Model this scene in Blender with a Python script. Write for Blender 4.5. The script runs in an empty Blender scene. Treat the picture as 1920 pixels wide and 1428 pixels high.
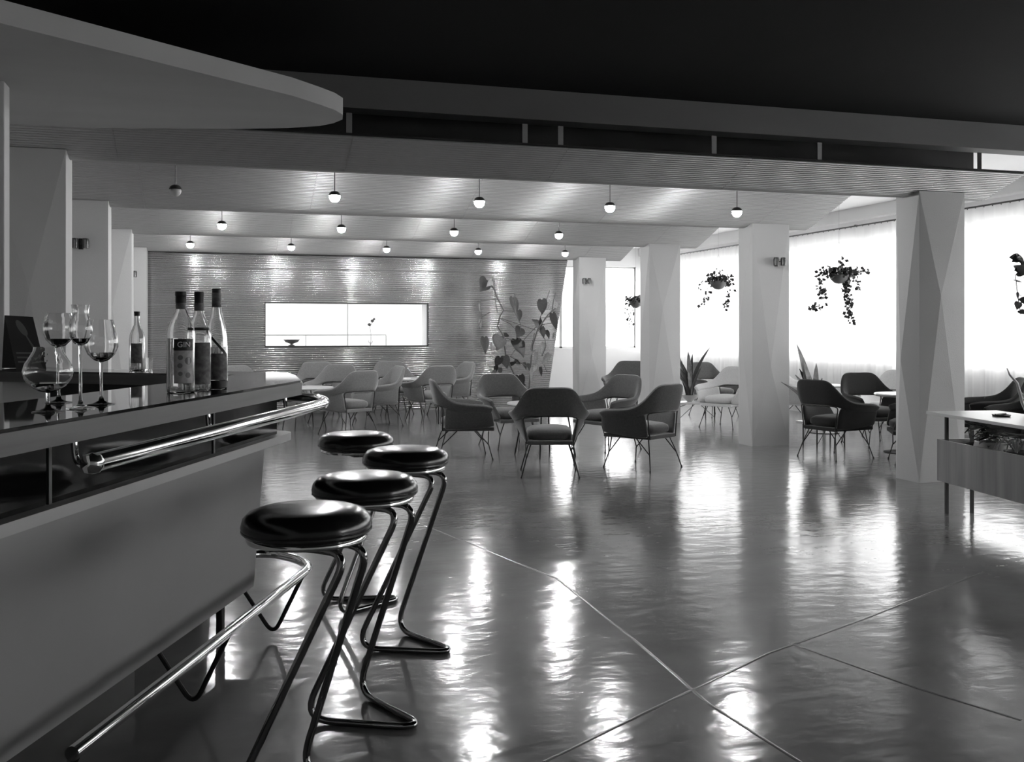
import bpy, bmesh, math, random
from mathutils import Vector, Matrix

random.seed(7)
scene = bpy.context.scene
COL = scene.collection

# ------------------------------------------------------------------ camera
FPX, W, H, YH, EYE = 1850.0, 1920, 1428, 616.0, 1.32
TH = math.radians(16.84)
SN, CS = math.sin(TH), math.cos(TH)
cam_d = bpy.data.cameras.new('camera')
cam = bpy.data.objects.new('camera', cam_d)
COL.objects.link(cam)
cam.location = (0, 0, EYE)
cam.rotation_euler = (math.pi / 2, 0, -TH)
cam_d.sensor_width = 36.0
cam_d.lens = FPX / W * 36.0
cam_d.shift_y = -(H / 2 - YH) / W
cam_d.clip_start = 0.05
cam_d.clip_end = 300
scene.camera = cam

# ------------------------------------------------------------------ world: even bright overcast sky
world = bpy.data.worlds.new('overcast_sky')
scene.world = world
world.use_nodes = True
bg = world.node_tree.nodes['Background']
bg.inputs[0].default_value = (1, 1, 1, 1)
bg.inputs[1].default_value = 2.25

scene.view_settings.view_transform = 'Standard'
scene.view_settings.look = 'None'
scene.view_settings.gamma = 1.0
scene.view_settings.use_curve_mapping = False
scene.view_settings.exposure = 2.1
scene.cycles.use_denoising = True
scene.cycles.max_bounces = 10
scene.cycles.diffuse_bounces = 5
scene.cycles.glossy_bounces = 5
scene.cycles.transmission_bounces = 8
scene.cycles.transparent_max_bounces = 12
scene.cycles.sample_clamp_indirect = 6.0


def portal(name, loc, rot, sx, sy):
    l = bpy.data.lights.new(name, 'AREA')
    l.shape = 'RECTANGLE'
    l.size, l.size_y = sx, sy
    l.cycles.is_portal = True
    o = bpy.data.objects.new(name, l)
    o.location = loc
    o.rotation_euler = rot
    COL.objects.link(o)


# daylight portals fill the window openings (they only guide the sky light)
portal('window_daylight', (8.98, 14.35, 1.78), (0, math.radians(90), 0), 1.74, 10.3)
portal('window_daylight_offscreen', (8.98, 3.15, 1.78), (0, math.radians(90), 0), 1.74, 12.1)
portal('end_window_daylight', (6.2, 19.62, 1.78), (math.radians(-90), 0, 0), 5.2, 1.74)


# ------------------------------------------------------------------ pixel helpers
def ray(x, y):
    u, v = (x - 960) / FPX, (YH - y) / FPX
    return Vector((SN + CS * u, CS - SN * u, v))


def at_z(x, y, z):
    r = ray(x, y)
    return Vector((0, 0, EYE)) + r * ((z - EYE) / r.z)


def at_Y(x, y, Y):
    r = ray(x, y)
    return Vector((0, 0, EYE)) + r * (Y / r.y)


def at_X(x, y, X):
    r = ray(x, y)
    return Vector((0, 0, EYE)) + r * (X / r.x)


def at_t(x, y, t):
    return Vector((0, 0, EYE)) + ray(x, y) * t


# ------------------------------------------------------------------ materials
MATS = {}


def mat(name, g, rough=0.5, metal=0.0, spec=0.5, var=0.0, vscale=(4, 4, 4), bump=0.0, bscale=(30, 30, 30),
        sheen=0.0, coat=0.0, coords='Object', trans=0.0, ior=1.5, emit=0.0, detail=4.0, rough_var=0.0, bdetail=3.0):
    if name in MATS:
        return MATS[name]
    m = bpy.data.materials.new(name)
    m.use_nodes = True
    nt = m.node_tree
    b = nt.nodes['Principled BSDF']
    gg = (g, g, g, 1) if not isinstance(g, tuple) else (*g, 1)
    b.inputs['Base Color'].default_value = gg
    b.inputs['Roughness'].default_value = rough
    b.inputs['Metallic'].default_value = metal
    b.inputs['IOR'].default_value = ior
    b.inputs['Specular IOR Level'].default_value = spec
    b.inputs['Sheen Weight'].default_value = sheen
    b.inputs['Sheen Roughness'].default_value = 0.4
    b.inputs['Coat Weight'].default_value = coat
    b.inputs['Coat Roughness'].default_value = 0.05
    b.inputs['Transmission Weight'].default_value = trans
    if emit:
        b.inputs['Emission Color'].default_value = (1, 1, 1, 1)
        b.inputs['Emission Strength'].default_value = emit
    if var or bump or rough_var:
        tc = nt.nodes.new('ShaderNodeTexCoord')
    if var or rough_var:
        mp = nt.nodes.new('ShaderNodeMapping')
        mp.inputs['Scale'].default_value = vscale
        nz = nt.nodes.new('ShaderNodeTexNoise')
        nz.inputs['Scale'].default_value = 1.0
        nz.inputs['Detail'].default_value = detail
        nt.links.new(tc.outputs[coords], mp.inputs['Vector'])
        nt.links.new(mp.outputs[0], nz.inputs['Vector'])
    if var:
        rp = nt.nodes.new('ShaderNodeValToRGB')
        lo, hi = g * (1 - var), min(1.0, g * (1 + var))
        rp.color_ramp.elements[0].position = 0.3
        rp.color_ramp.elements[1].position = 0.7
        rp.color_ramp.elements[0].color = (lo, lo, lo, 1)
        rp.color_ramp.elements[1].color = (hi, hi, hi, 1)
        nt.links.new(nz.outputs['Fac'], rp.inputs['Fac'])
        nt.links.new(rp.outputs['Color'], b.inputs['Base Color'])
    if rough_var:
        mr = nt.nodes.new('ShaderNodeMapRange')
        mr.inputs['To Min'].default_value = max(0.02, rough - rough_var)
        mr.inputs['To Max'].default_value = rough + rough_var
        nt.links.new(nz.outputs['Fac'], mr.inputs['Value'])
        nt.links.new(mr.outputs[0], b.inputs['Roughness'])
    if bump:
        mp2 = nt.nodes.new('ShaderNodeMapping')
        mp2.inputs['Scale'].default_value = bscale
        n2 = nt.nodes.new('ShaderNodeTexNoise')
        n2.inputs['Scale'].default_value = 1.0
        n2.inputs['Detail'].default_value = bdetail
        bp = nt.nodes.new('ShaderNodeBump')
        bp.inputs['Strength'].default_value = 1.0
        bp.inputs['Distance'].default_value = bump
        nt.links.new(tc.outputs[coords], mp2.inputs['Vector'])
        nt.links.new(mp2.outputs[0], n2.inputs['Vector'])
        nt.links.new(n2.outputs['Fac'], bp.inputs['Height'])
        nt.links.new(bp.outputs['Normal'], b.inputs['Normal'])
    MATS[name] = m
    return m


def mat_mix_transparent(name, kind, fac_transp, g=1.0, fac_tl=0.6):
    """curtain voile or window glass"""
    m = bpy.data.materials.new(name)
    m.use_nodes = True
    nt = m.node_tree
    nt.nodes.remove(nt.nodes['Principled BSDF'])
    out = nt.nodes['Material Output']
    tr = nt.nodes.new('ShaderNodeBsdfTransparent')
    mix = nt.nodes.new('ShaderNodeMixShader')
    mix.inputs[0].default_value = fac_transp
    if kind == 'voile':
        tl = nt.nodes.new('ShaderNodeBsdfTranslucent')
        tl.inputs[0].default_value = (g, g, g, 1)
        df = nt.nodes.new('ShaderNodeBsdfDiffuse')
        df.inputs[0].default_value = (g, g, g, 1)
        m2 = nt.nodes.new('ShaderNodeMixShader')
        m2.inputs[0].default_value = fac_tl
        nt.links.new(df.outputs[0], m2.inputs[1])
        nt.links.new(tl.outputs[0], m2.inputs[2])
        nt.links.new(m2.outputs[0], mix.inputs[1])
    else:
        gl = nt.nodes.new('ShaderNodeBsdfGlossy')
        gl.inputs['Roughness'].default_value = 0.02
        nt.links.new(gl.outputs[0], mix.inputs[1])
    nt.links.new(tr.outputs[0], mix.inputs[2])
    nt.links.new(mix.outputs[0], out.inputs['Surface'])
    MATS[name] = m
    return m


M_floor = mat('linoleum', 0.19, 0.15, var=0.14, vscale=(1.6, 2.6, 1), bump=0.0030, bscale=(6.0, 9.0, 1), spec=0.62, rough_var=0.03)
M_seam = mat('linoleum_seam', 0.19, 0.2)
M_wall = mat('wall_paint', 0.55, 0.7, var=0.05, vscale=(.7, .7, .7))
M_white = mat('white_paint', 0.78, 0.6, var=0.03, vscale=(1, 1, 1))
M_ceil_dark = mat('dark_ceiling', 0.012, 0.9, spec=.2, var=0.1, vscale=(.8, .8, .8))
M_beam = mat('beam_paint', 0.14, 0.7, var=0.12, vscale=(.6, .6, 2))
M_void = mat('ceiling_void', 0.04, 0.8, var=0.2, vscale=(2, 2, 2))
M_slat = mat('ceiling_slat_lacquer', 0.50, 0.36, metal=0.65, var=0.06, vscale=(1.1, 9, 9), bump=0.002, bscale=(4, 2, 2), coords='Object')
M_wallslat = mat('wall_slat_lacquer', 0.62, 0.13, metal=0.75, var=0.04, vscale=(.8, 1, .8), bump=0.0035, bscale=(1.7, 1.7, 2.2), bdetail=1.0)
M_canopy = mat('canopy_plaster', 0.50, 0.75, var=0.06, vscale=(.8, 2.2, 1))
M_col = mat('column_paint', 0.53, 0.75, var=0.04, vscale=(1, 1, 1), bump=0.001, bscale=(120, 120, 120))
M_voile = mat_mix_transparent('curtain_voile', 'voile', 0.12, 0.92, 0.62)
M_glasspane = mat_mix_transparent('window_glass', 'glass', 0.93)
M_frame = mat('window_frame_paint', 0.5, 0.5)
M_chrome = mat('chrome', 0.72, 0.07, metal=1.0, rough_var=0.03, vscale=(9, 9, 9))
M_tube = mat('dark_chrome_tube', 0.35, 0.10, metal=1.0)
M_blackmetal = mat('black_metal', 0.012, 0.4)
M_leather = mat('black_leather', 0.010, 0.22, spec=0.6, bump=0.003, bscale=(7, 7, 3))
M_wood = mat('counter_edge_wood', 0.095, 0.4, var=0.22, vscale=(1.5, 1.5, 40))
M_glasstop = mat('black_glass_top', 0.02, 0.035, spec=0.8)
M_blackpanel = mat('black_gloss_panel', 0.006, 0.06, spec=0.35)
M_apron = mat('bar_panel_laminate', 0.31, 0.55, var=0.05, vscale=(1, 1, 1))
M_ledge = mat('bar_ledge_laminate', 0.42, 0.5, var=0.05, vscale=(2, 2, 2))
M_whitelam = mat('white_laminate', 0.75, 0.35)
M_fab_mid = mat('grey_wool', 0.092, 0.95, var=0.15, vscale=(60, 60, 60), bump=0.002, bscale=(220, 220, 220), sheen=0.6)
M_fab_light = mat('light_grey_wool', 0.20, 0.95, var=0.12, vscale=(60, 60, 60), bump=0.002, bscale=(220, 220, 220), sheen=0.6)
M_fab_dark = mat('black_wool', 0.014, 0.95, var=0.2, vscale=(60, 60, 60), bump=0.002, bscale=(220, 220, 220), sheen=0.25)
M_fab_white = mat('white_wool', 0.62, 0.95, var=0.06, vscale=(60, 60, 60), bump=0.002, bscale=(220, 220, 220), sheen=0.3)
M_table = mat('pale_tabletop', 0.62, 0.25, var=0.05, vscale=(3, 3, 3))
M_planter = mat('planter_veneer', 0.32, 0.4, var=0.3, vscale=(9, 9, .7))
M_glass = mat('clear_glass', 1.0, 0.0, trans=1.0, ior=1.45)
M_liquid = mat('liquor', (0.55, 0.55, 0.55), 0.0, trans=1.0, ior=1.34)
M_liquid_d = mat('dark_liquor', (0.5, 0.5, 0.5), 0.0, trans=1.0, ior=1.34)
M_black = mat('black_print', 0.012, 0.5)
M_label = mat('label_paper_grey', 0.12, 0.6, var=0.5, vscale=(60, 60, 60))
M_label_l = mat('label_paper_pale', 0.42, 0.6, var=0.2, vscale=(70, 70, 70))
M_whiteprint = mat('white_print', 0.85, 0.6)
M_greyprint = mat('grey_print', 0.16, 0.5)
M_leaf = mat('leaf_green_grey', 0.03, 0.45, var=0.3, vscale=(8, 8, 8))
M_leaf_l = mat('leaf_pale', 0.22, 0.45, var=0.4, vscale=(14, 14, 14))
M_stem = mat('plant_stem', 0.09, 0.7)
M_pot = mat('pot_ceramic', 0.45, 0.35)
M_potdark = mat('pot_dark', 0.08, 0.5)
M_soil = mat('soil', 0.02, 0.95)
M_bulb = mat('lit_bulb', 1.0, 0.4, emit=95.0)
M_shade = mat('lamp_cap', 0.10, 0.35, metal=0.6)
M_opal = mat('lit_opal_panel', 0.9, 0.5, emit=0.26)
M_ground = mat('outside_ground', 0.35, 0.9, var=0.1)
M_strap = mat('strap_metal', 0.30, 0.5, metal=0.3)


# ------------------------------------------------------------------ mesh builder
class MB:
    def __init__(s):
        s.v, s.f, s.mi = [], [], []

    def add(s, vs, fs, mi=0):
        o = len(s.v)
        s.v += [tuple(p) for p in vs]
        s.f += [tuple(i + o for i in f) for f in fs]
        s.mi += [mi] * len(fs)
        return s

    def box(s, x0, x1, y0, y1, z0, z1, mi=0):
        v = [(x0, y0, z0), (x1, y0, z0), (x1, y1, z0), (x0, y1, z0), (x0, y0, z1), (x1, y0, z1), (x1, y1, z1), (x0, y1, z1)]
        return s.add(v, [(0, 3, 2, 1), (4, 5, 6, 7), (0, 1, 5, 4), (1, 2, 6, 5), (2, 3, 7, 6), (3, 0, 4, 7)], mi)

    def prism(s, poly, z0, z1, mi=0):
        """poly counter-clockwise list of (x,y)"""
        area = sum(a[0] * b[1] - b[0] * a[1] for a, b in zip(poly, poly[1:] + poly[:1]))
        if area < 0:
            poly = poly[::-1]
        n = len(poly)
        v = [(p[0], p[1], z0) for p in poly] + [(p[0], p[1], z1) for p in poly]
        f = [tuple(reversed(range(n))), tuple(range(n, 2 * n))]
        f += [(i, (i + 1) % n, (i + 1) % n + n, i + n) for i in range(n)]
        return s.add(v, f, mi)

    def tube(s, pts, r, seg=10, closed=False, mi=0):
        pts = [Vector(p) for p in pts]
        n = len(pts)
        rr = r if isinstance(r, (list, tuple)) else [r] * n
        tang = []
        for i in range(n):
            if closed:
                d = pts[(i + 1) % n] - pts[i - 1]
            else:
                d = pts[min(i + 1, n - 1)] - pts[max(i - 1, 0)]
            tang.append(d.normalized())
        ref = Vector((0, 0, 1)) if abs(tang[0].z) < .9 else Vector((1, 0, 0))
        nrm = (ref - tang[0] * ref.dot(tang[0])).normalized()
        vs, fs = [], []
        for i in range(n):
            nrm = (nrm - tang[i] * nrm.dot(tang[i])).normalized()
            bi = tang[i].cross(nrm)
            for k in range(seg):
                a = 2 * math.pi * k / seg
                vs.append(pts[i] + (nrm * math.cos(a) + bi * math.sin(a)) * rr[i])
        m = n if closed else n - 1
        for i in range(m):
            j = (i + 1) % n
            for k in range(seg):
                k2 = (k + 1) % seg
                fs.append((i * seg + k, i * seg + k2, j * seg + k2, j * seg + k))
        if not closed:
            fs.append(tuple(reversed(range(seg))))
            fs.append(tuple(range((n - 1) * seg, n * seg)))
        return s.add(vs, fs, mi)

    def lathe(s, prof, seg=24, c=(0, 0, 0), mi=0, a0=0.0, a1=2 * math.pi):
        full = abs(a1 - a0 - 2 * math.pi) < 1e-6
        n = seg if full else seg + 1
        vs, fs = [], []
        for (r, z) in prof:
            for k in range(n):
                a = a0 + (a1 - a0) * k / seg
                vs.append((c[0] + r * math.cos(a), c[1] + r * math.sin(a), c[2] + z))
        for i in range(len(prof) - 1):
            for k in range(seg):
                k2 = (k + 1) % n
                fs.append((i * n + k, i * n + k2, (i + 1) * n + k2, (i + 1) * n + k))
        return s.add(vs, fs, mi)

    def sheet(s, grid, th, mi=0):
        """closed slab of thickness th centred on a grid of points grid[i][j]"""
        nu, nv = len(grid), len(grid[0])
        G = [[Vector(p) for p in row] for row in grid]
        top, bot = [], []
        for i in range(nu):
            for j in range(nv):
                du = G[min(i + 1, nu - 1)][j] - G[max(i - 1, 0)][j]
                dv = G[i][min(j + 1, nv - 1)] - G[i][max(j - 1, 0)]
                nn = du.cross(dv)
                nn = nn.normalized() if nn.length > 1e-9 else Vector((0, 0, 1))
                top.append(G[i][j] + nn * th / 2)
                bot.append(G[i][j] - nn * th / 2)
        N = nu * nv
        fs = []
        idx = lambda i, j: i * nv + j
        for i in range(nu - 1):
            for j in range(nv - 1):
                a, b, c_, d = idx(i, j), idx(i + 1, j), idx(i + 1, j + 1), idx(i, j + 1)
                fs.append((a, b, c_, d))
                fs.append((d + N, c_ + N, b + N, a + N))
        for i in range(nu - 1):
            a, b = idx(i, 0), idx(i + 1, 0)
            fs.append((a, a + N, b + N, b))
            a, b = idx(i, nv - 1), idx(i + 1, nv - 1)
            fs.append((b, b + N, a + N, a))
        for j in range(nv - 1):
            a, b = idx(0, j), idx(0, j + 1)
            fs.append((b, b + N, a + N, a))
            a, b = idx(nu - 1, j), idx(nu - 1, j + 1)
            fs.append((a, a + N, b + N, b))
        return s.add(top + bot, fs, mi)

    def mesh(s, name, smooth=True, angle=40, subsurf=0, bevel=0.0):
        me = bpy.data.meshes.new(name)
        me.from_pydata(s.v, [], s.f)
        me.polygons.foreach_set('material_index', s.mi)
        bm = bmesh.new()
        bm.from_mesh(me)
        bmesh.ops.recalc_face_normals(bm, faces=bm.faces)
        if bevel:
            es = [e for e in bm.edges if len(e.link_faces) == 2 and e.calc_face_angle() > 0.6]
            bmesh.ops.bevel(bm, geom=es, offset=bevel, segments=2, affect='EDGES', profile=0.6)
        if smooth:
            ca = math.radians(angle)
            for e in bm.edges:
                e.smooth = not (len(e.link_faces) == 2 and e.calc_face_angle() > ca)
            for f in bm.faces:
                f.smooth = True
        bm.to_mesh(me)
        bm.free()
        if subsurf:
            o = bpy.data.objects.new('tmp', me)
            COL.objects.link(o)
            md = o.modifiers.new('s', 'SUBSURF')
            md.levels = md.render_levels = subsurf
            dg = bpy.context.evaluated_depsgraph_get()
            me2 = bpy.data.meshes.new_from_object(o.evaluated_get(dg))
            bpy.data.objects.remove(o)
            for p in me2.polygons:
                p.use_smooth = True
            me2.name = name
            me = me2
        return me

    def obj(s, name, m, parent=None, **kw):
        return link(name, s.mesh(name, **kw), m, parent)


def link(name, me, m, parent=None, loc=None):
    o = bpy.data.objects.new(name, me)
    COL.objects.link(o)
    ms = m if isinstance(m, (list, tuple)) else [m]
    if not me.materials:
        for q in ms:
            me.materials.append(q)
    if parent:
        o.parent = parent
    if loc is not None:
        o.location = loc
    return o


def tag(o, label=None, cat=None, group=None, kind=None):
    if label:
        o['label'] = label
    if cat:
        o['category'] = cat
    if group:
        o['group'] = group
    if kind:
        o['kind'] = kind
    return o


def thing(name, label, cat, loc=(0, 0, 0), rz=0.0, group=None, kind=None):
    o = bpy.data.objects.new(name, None)
    o.empty_display_size = .1
    COL.objects.link(o)
    o.location = loc
    o.rotation_euler = (0, 0, rz)
    return tag(o, label, cat, group, kind)


def copy_tree(o, parent=None):
    c = o.copy()
    COL.objects.link(c)
    c.parent = parent
    for ch in o.children:
        copy_tree(ch, c)
    return c


def fillet(pts, r, n=6):
    pts = [Vector(p) for p in pts]
    out = [pts[0]]
    rs = r if isinstance(r, (list, tuple)) else [r] * len(pts)
    for i in range(1, len(pts) - 1):
        a, b, c = pts[i - 1], pts[i], pts[i + 1]
        d1, d2 = (a - b), (c - b)
        k = min(rs[i], d1.length * .49, d2.length * .49)
        p, q = b + d1.normalized() * k, b + d2.normalized() * k
        for j in range(n + 1):
            t = j / n
            out.append(p * (1 - t) ** 2 + b * 2 * t * (1 - t) + q * t * t)
    out.append(pts[-1])
    return out


def struct(o, label=None):
    o['kind'] = 'structure'
    if label:
        o['label'] = label
    return o


# ================================================================== STRUCTURE
XL, XW = -1.42, 8.95            # left wall, window wall (inner faces)
YB, YF, YP = -3.0, 19.6, 15.9   # back wall, far wall, slatted partition
SILL, HEAD = 0.91, 2.65
COLX0, COLX1, COLD = 5.78, 6.25, 0.30
COLY = [7.07 + 2.73 * k for k in range(4)]
TROUGH = [7.25 + 2.73 * k for k in range(4)]


def zslat(Y):
    d = min((Y - c for c in TROUGH), key=abs)
    return 2.475 + math.sqrt((.36 * d) ** 2 + .0225 ** 2) - .0225


# floor, one linoleum throughout, with raised sheet seams
fl = MB().box(XL - .1, XW + .1, YB - .1, YF + .1, -.12, 0).obj('floor', M_floor, smooth=False)
struct(fl, 'glossy grey linoleum floor')


for pts in ([(780, 978), (1045, 1085), (1190, 1200), (1330, 1320), (1500, 1428)],
            [(1020, 1428), (1190, 1345), (1440, 1225), (1620, 1160), (1845, 1072)],
            [(1480, 1205), (1720, 1290), (1915, 1350)]):
    P = [at_z(x, y, 0.0) for x, y in pts]
    mb = MB()
    for a, b in zip(P, P[1:]):
        d = (b - a).normalized()
        n = Vector((-d.y, d.x, 0)) * .008
        u = Vector((0, 0, .0022))
        v = [a - n, b - n, b + n, a + n, a + u, b + u]
        mb.add(v, [(0, 1, 5, 4), (2, 3, 4, 5), (0, 4, 3), (1, 2, 5), (0, 3, 2, 1)])
    mb.obj('linoleum_seam', M_seam, fl, smooth=True, angle=60)

# walls
struct(MB().box(XL - .15, XL, YB - .15, YF + .15, 0, 3.4).obj('wall_left', M_wall, smooth=False), 'plain grey side wall behind the pilasters')
struct(MB().box(XL, XW, YB - .15, YB, 0, 3.4).obj('wall_back', M_wall, smooth=False), 'plain back wall')
wr = MB()
wr.box(XW, XW + .25, YB - .15, YF + .15, 0, SILL)
wr.box(XW, XW + .25, YB - .15, YF + .15, HEAD, 3.4)
struct(wr.obj('wall_right', M_white, smooth=False), 'window wall with a long strip of windows')
wf = MB()
wf.box(XL, XW, YF, YF + .25, 0, SILL)
wf.box(XL, XW, YF, YF + .25, HEAD, 3.4)
wf.box(XL, 3.6, YF, YF + .25, SILL, HEAD)
wf.box(8.75, XW, YF, YF + .25, SILL, HEAD)
struct(wf.obj('wall_far', M_white, smooth=False), 'white end wall with a window strip')

# windows
nwin = 0
y = YB
while y < YF - .1:
    nwin += 1
    y1 = min(y + 1.88, YF)
    w = thing('window_%d' % nwin, 'steel framed window behind the voile curtain', None, (XW + .12, y, SILL), kind='structure')
    L = y1 - y
    f = MB()
    t = .035
    f.box(-.03, .03, 0, L, 0, t * 1.4)
    f.box(-.03, .03, 0, L, HEAD - SILL - t * 1.4, HEAD - SILL)
    f.box(-.03, .03, 0, t, 0, HEAD - SILL)
    f.box(-.03, .03, L - t, L, 0, HEAD - SILL)
    f.obj('window_frame', M_frame, w, smooth=False)
    MB().box(-.003, .003, t, L - t, t, HEAD - SILL - t).obj('pane', M_glasspane, w, smooth=False)
    y = y1
x = 3.6
while x < 8.7:
    nwin += 1
    x1 = min(x + 1.72, 8.75)
    w = thing('window_%d' % nwin, 'window without a curtain in the end wall', None, (x, YF + .12, SILL), kind='structure')
    L = x1 - x
    f = MB()
    t = .03
    f.box(0, L, -.03, .03, 0, t)
    f.box(0, L, -.03, .03, HEAD - SILL - t, HEAD - SILL)
    f.box(0, t, -.03, .03, 0, HEAD - SILL)
    f.box(L - t, L, -.03, .03, 0, HEAD - SILL)
    f.obj('window_frame', M_frame, w, smooth=False)
    MB().box(t, L - t, -.003, .003, t, HEAD - SILL - t).obj('pane', M_glasspane, w, smooth=False)
    x = x1

# ceilings
struct(MB().box(XL - .1, XW + .2, YB - .1, 6.86, 3.07, 3.2).obj('ceiling', M_ceil_dark, smooth=False), 'black painted ceiling over the bar')
struct(MB().box(XL - .1, 6.72, 7.05, YF + .1, 3.28, 3.4).obj('ceiling', M_void, smooth=False), 'dark void above the slatted ceiling')
struct(MB().box(6.72, XW + .2, 6.86, YF + .1, 3.05, 3.4).obj('ceiling', M_white, smooth=False), 'white ceiling of the window aisle')
struct(MB().box(XL, XW, 6.86, 7.05, 2.85, 3.4).obj('trim_1', M_beam, smooth=False), 'grey ceiling beam in front of the slats')
struct(MB().box(XL, 6.66, 7.42, 7.48, 2.60, 3.28).obj('trim_2', M_void, smooth=False), 'dark board closing the gap above the slats')
struct(MB().box(XW - .16, XW, 6.86, YF, 2.88, 3.05).obj('trim_3', M_white, smooth=False), 'white pelmet above the curtain rail')
struct(MB().box(6.60, 6.72, 7.5, YF, 2.98, 3.4).obj('trim_4', M_white, smooth=False), 'white edge board along the slatted ceiling')

# slatted ceiling bays
SX0, SX1 = XL, 6.58
SEAMS = [SX0, -.62, .91, 2.47, 3.98, 5.86, SX1]
sl = MB()
for a, b in zip(SEAMS, SEAMS[1:]):
    a2, b2 = a + .0012, b - .0012
    prof = [(-.0105, .004), (-.0105, -.004), (-.0075, -.0105), (0, -.0135), (.0075, -.0105), (.0105, -.004), (.0105, .004)]
    vs = [(a2, p, q) for p, q in prof] + [(b2, p, q) for p, q in prof]
    n = len(prof)
    fs = [(i, i + 1, i + 1 + n, i + n) for i in range(n - 1)] + [(n - 1, 0, n, 2 * n - 1), tuple(range(n)), tuple(reversed(range(n, 2 * n)))]
    sl.add(vs, fs)
slat_me = sl.mesh('ceiling_slat', smooth=True, angle=50)
slat_me.materials.append(M_slat)
for k, c in enumerate(TROUGH):
    y0 = 6.75 if k == 0 else c - 1.365
    y1 = c + (1.365 if k < 3 else .45)
    # backing board following the wave
    n = 26
    mb = MB()
    g = []
    for i in range(n + 1):
        Y = y0 + (y1 - y0) * i / n
        g.append([(SX0, Y, zslat(Y) + .014), (SX1, Y, zslat(Y) + .014)])
    mb.sheet(g, .012)
    bay = struct(mb.obj('ceiling', M_void, smooth=True), 'wave shaped slatted ceiling bay over the lounge')
    Y = y0 + .014
    while Y < c + .26:
        e = .004
        dz = (zslat(Y + e) - zslat(Y - e)) / (2 * e)
        o = link('ceiling_slat', slat_me, M_slat, bay, (0, Y, zslat(Y)))
        o.rotation_euler = (math.atan(dz) + random.uniform(-.05, .05), 0, random.uniform(-.0004, .0004))
        Y += .031 / math.sqrt(1 + dz * dz)
    # straps holding the front bay
    if k == 0:
        for px in (655, 985, 1052, 1340, 1538, 1838):
            p = at_Y(px, 260, 6.79)
            s_ = MB().box(-.02, .02, -.003, .003, 0, .16).obj('hanger_strap', M_strap if px < 1800 else M_void, bay, smooth=False)
            s_.location = (p.x, 6.80, zslat(6.79) + .02)

# columns with folded faces
def column(x0, x1, y0, y1, z1, flip, name, label, out=.06, folds=('front', 'left', 'right', 'rear'), M=None):
    """prism whose faces are folded outwards along lines meeting at one point"""
    def P(face, s, h):
        # s 0..1 across the face as seen from outside left to right, h 0..1 upward
        z = z1 * h
        if face == 'front':
            return Vector((x0 + (x1 - x0) * s, y0, z))
        if face == 'left':
            return Vector((x0, y1 + (y0 - y1) * s, z))
        if face == 'right':
            return Vector((x1, y0 + (y1 - y0) * s, z))
        return Vector((x1 + (x0 - x1) * s, y1, z))
    nrm = {'front': Vector((0, -1, 0)), 'left': Vector((-1, 0, 0)), 'right': Vector((1, 0, 0)), 'rear': Vector((0, 1, 0))}
    mb = MB()
    for face in ('front', 'left', 'right', 'rear'):
        if face in ('front', 'rear'):
            s, h = (.37, .64) if not flip else (.42, .36)
        else:
            s, h = (.45, .42) if not flip else (.45, .58)
        if M and face == 'front':
            s, h = M
        a, b, c, d = P(face, 0, 0), P(face, 1, 0), P(face, 1, 1), P(face, 0, 1)
        m = P(face, s, h) + nrm[face] * (out if face in folds else 0)
        # four facets: bottom, right, top, left
        for q_ in ((a, b, m), (b, c, m), (c, d, m), (d, a, m)):
            mb.add(q_, [(0, 1, 2)])
    a, b, c, d = (x0, y0), (x1, y0), (x1, y1), (x0, y1)
    mb.add([(*a, z1), (*b, z1), (*c, z1), (*d, z1)], [(0, 1, 2, 3)], 0)
    mb.add([(*a, 0), (*b, 0), (*c, 0), (*d, 0)], [(3, 2, 1, 0)], 0)
    me = mb.mesh(name, smooth=False)
    o = link(name, me, M_col, None)
    return o


ords = ['first', 'second', 'third', 'last']
for k, cy in enumerate(COLY):
    flip = k % 2 == 1
    o = column(COLX0, COLX1, cy, cy + COLD, 2.50, flip, 'folded_column', None)
    tag(o, ['broad grey column with folded facets beside the wooden planter',
            'grey folded column with a wall lamp between the two snake plants',
            'grey folded column without a lamp behind the centre armchairs',
            'grey folded column with a wall lamp beside the climbing plant'][k], 'column', 'columns along the window aisle')
    o2 = column(XL + .002, -.93, cy, cy + COLD, 2.50, not flip, 'folded_pilaster', None, folds=('front',), M=(.57, .63) if not flip else (.5, .5), out=.06 if not flip else 0)
    tag(o2, ['grey wall pilaster with triangular facets behind the menu card',
             'grey wall pilaster with a lamp next to the faceted one',
             'grey wall pilaster in front of the last one by the slatted wall',
             'grey wall pilaster with a lamp beside the slatted wall'][k], 'pilaster', 'pilasters along the side wall')

# slatted partition at the end of the lounge
part = thing('wall_end', 'slatted partition wall with a lit hatch', None, (0, YP, 0), kind='structure')
HX0, HX1 = at_Y(498, 600, YP).x, at_Y(802, 600, YP).x
HZ0, HZ1 = at_Y(650, 648, YP).z, at_Y(650, 569, YP).z
edge = lambda z: 5.42 + (5.80 - 5.42) * z / 2.45
bd = MB()
bd.add([(XL, .02, 0), (edge(0), .02, 0), (edge(HZ0), .02, HZ0), (XL, .02, HZ0), (XL, .08, 0), (edge(0), .08, 0), (edge(HZ0), .08, HZ0), (XL, .08, HZ0)],
       [(0, 1, 2, 3), (7, 6, 5, 4), (0, 4, 5, 1), (1, 5, 6, 2), (2, 6, 7, 3), (3, 7, 4, 0)])
bd.add([(XL, .02, HZ1), (edge(HZ1), .02, HZ1), (edge(2.9), .02, 2.9), (XL, .02, 2.9), (XL, .08, HZ1), (edge(HZ1), .08, HZ1), (edge(2.9), .08, 2.9), (XL, .08, 2.9)],
       [(0, 1, 2, 3), (7, 6, 5, 4), (0, 4, 5, 1), (1, 5, 6, 2), (2, 6, 7, 3), (3, 7, 4, 0)])
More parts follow.
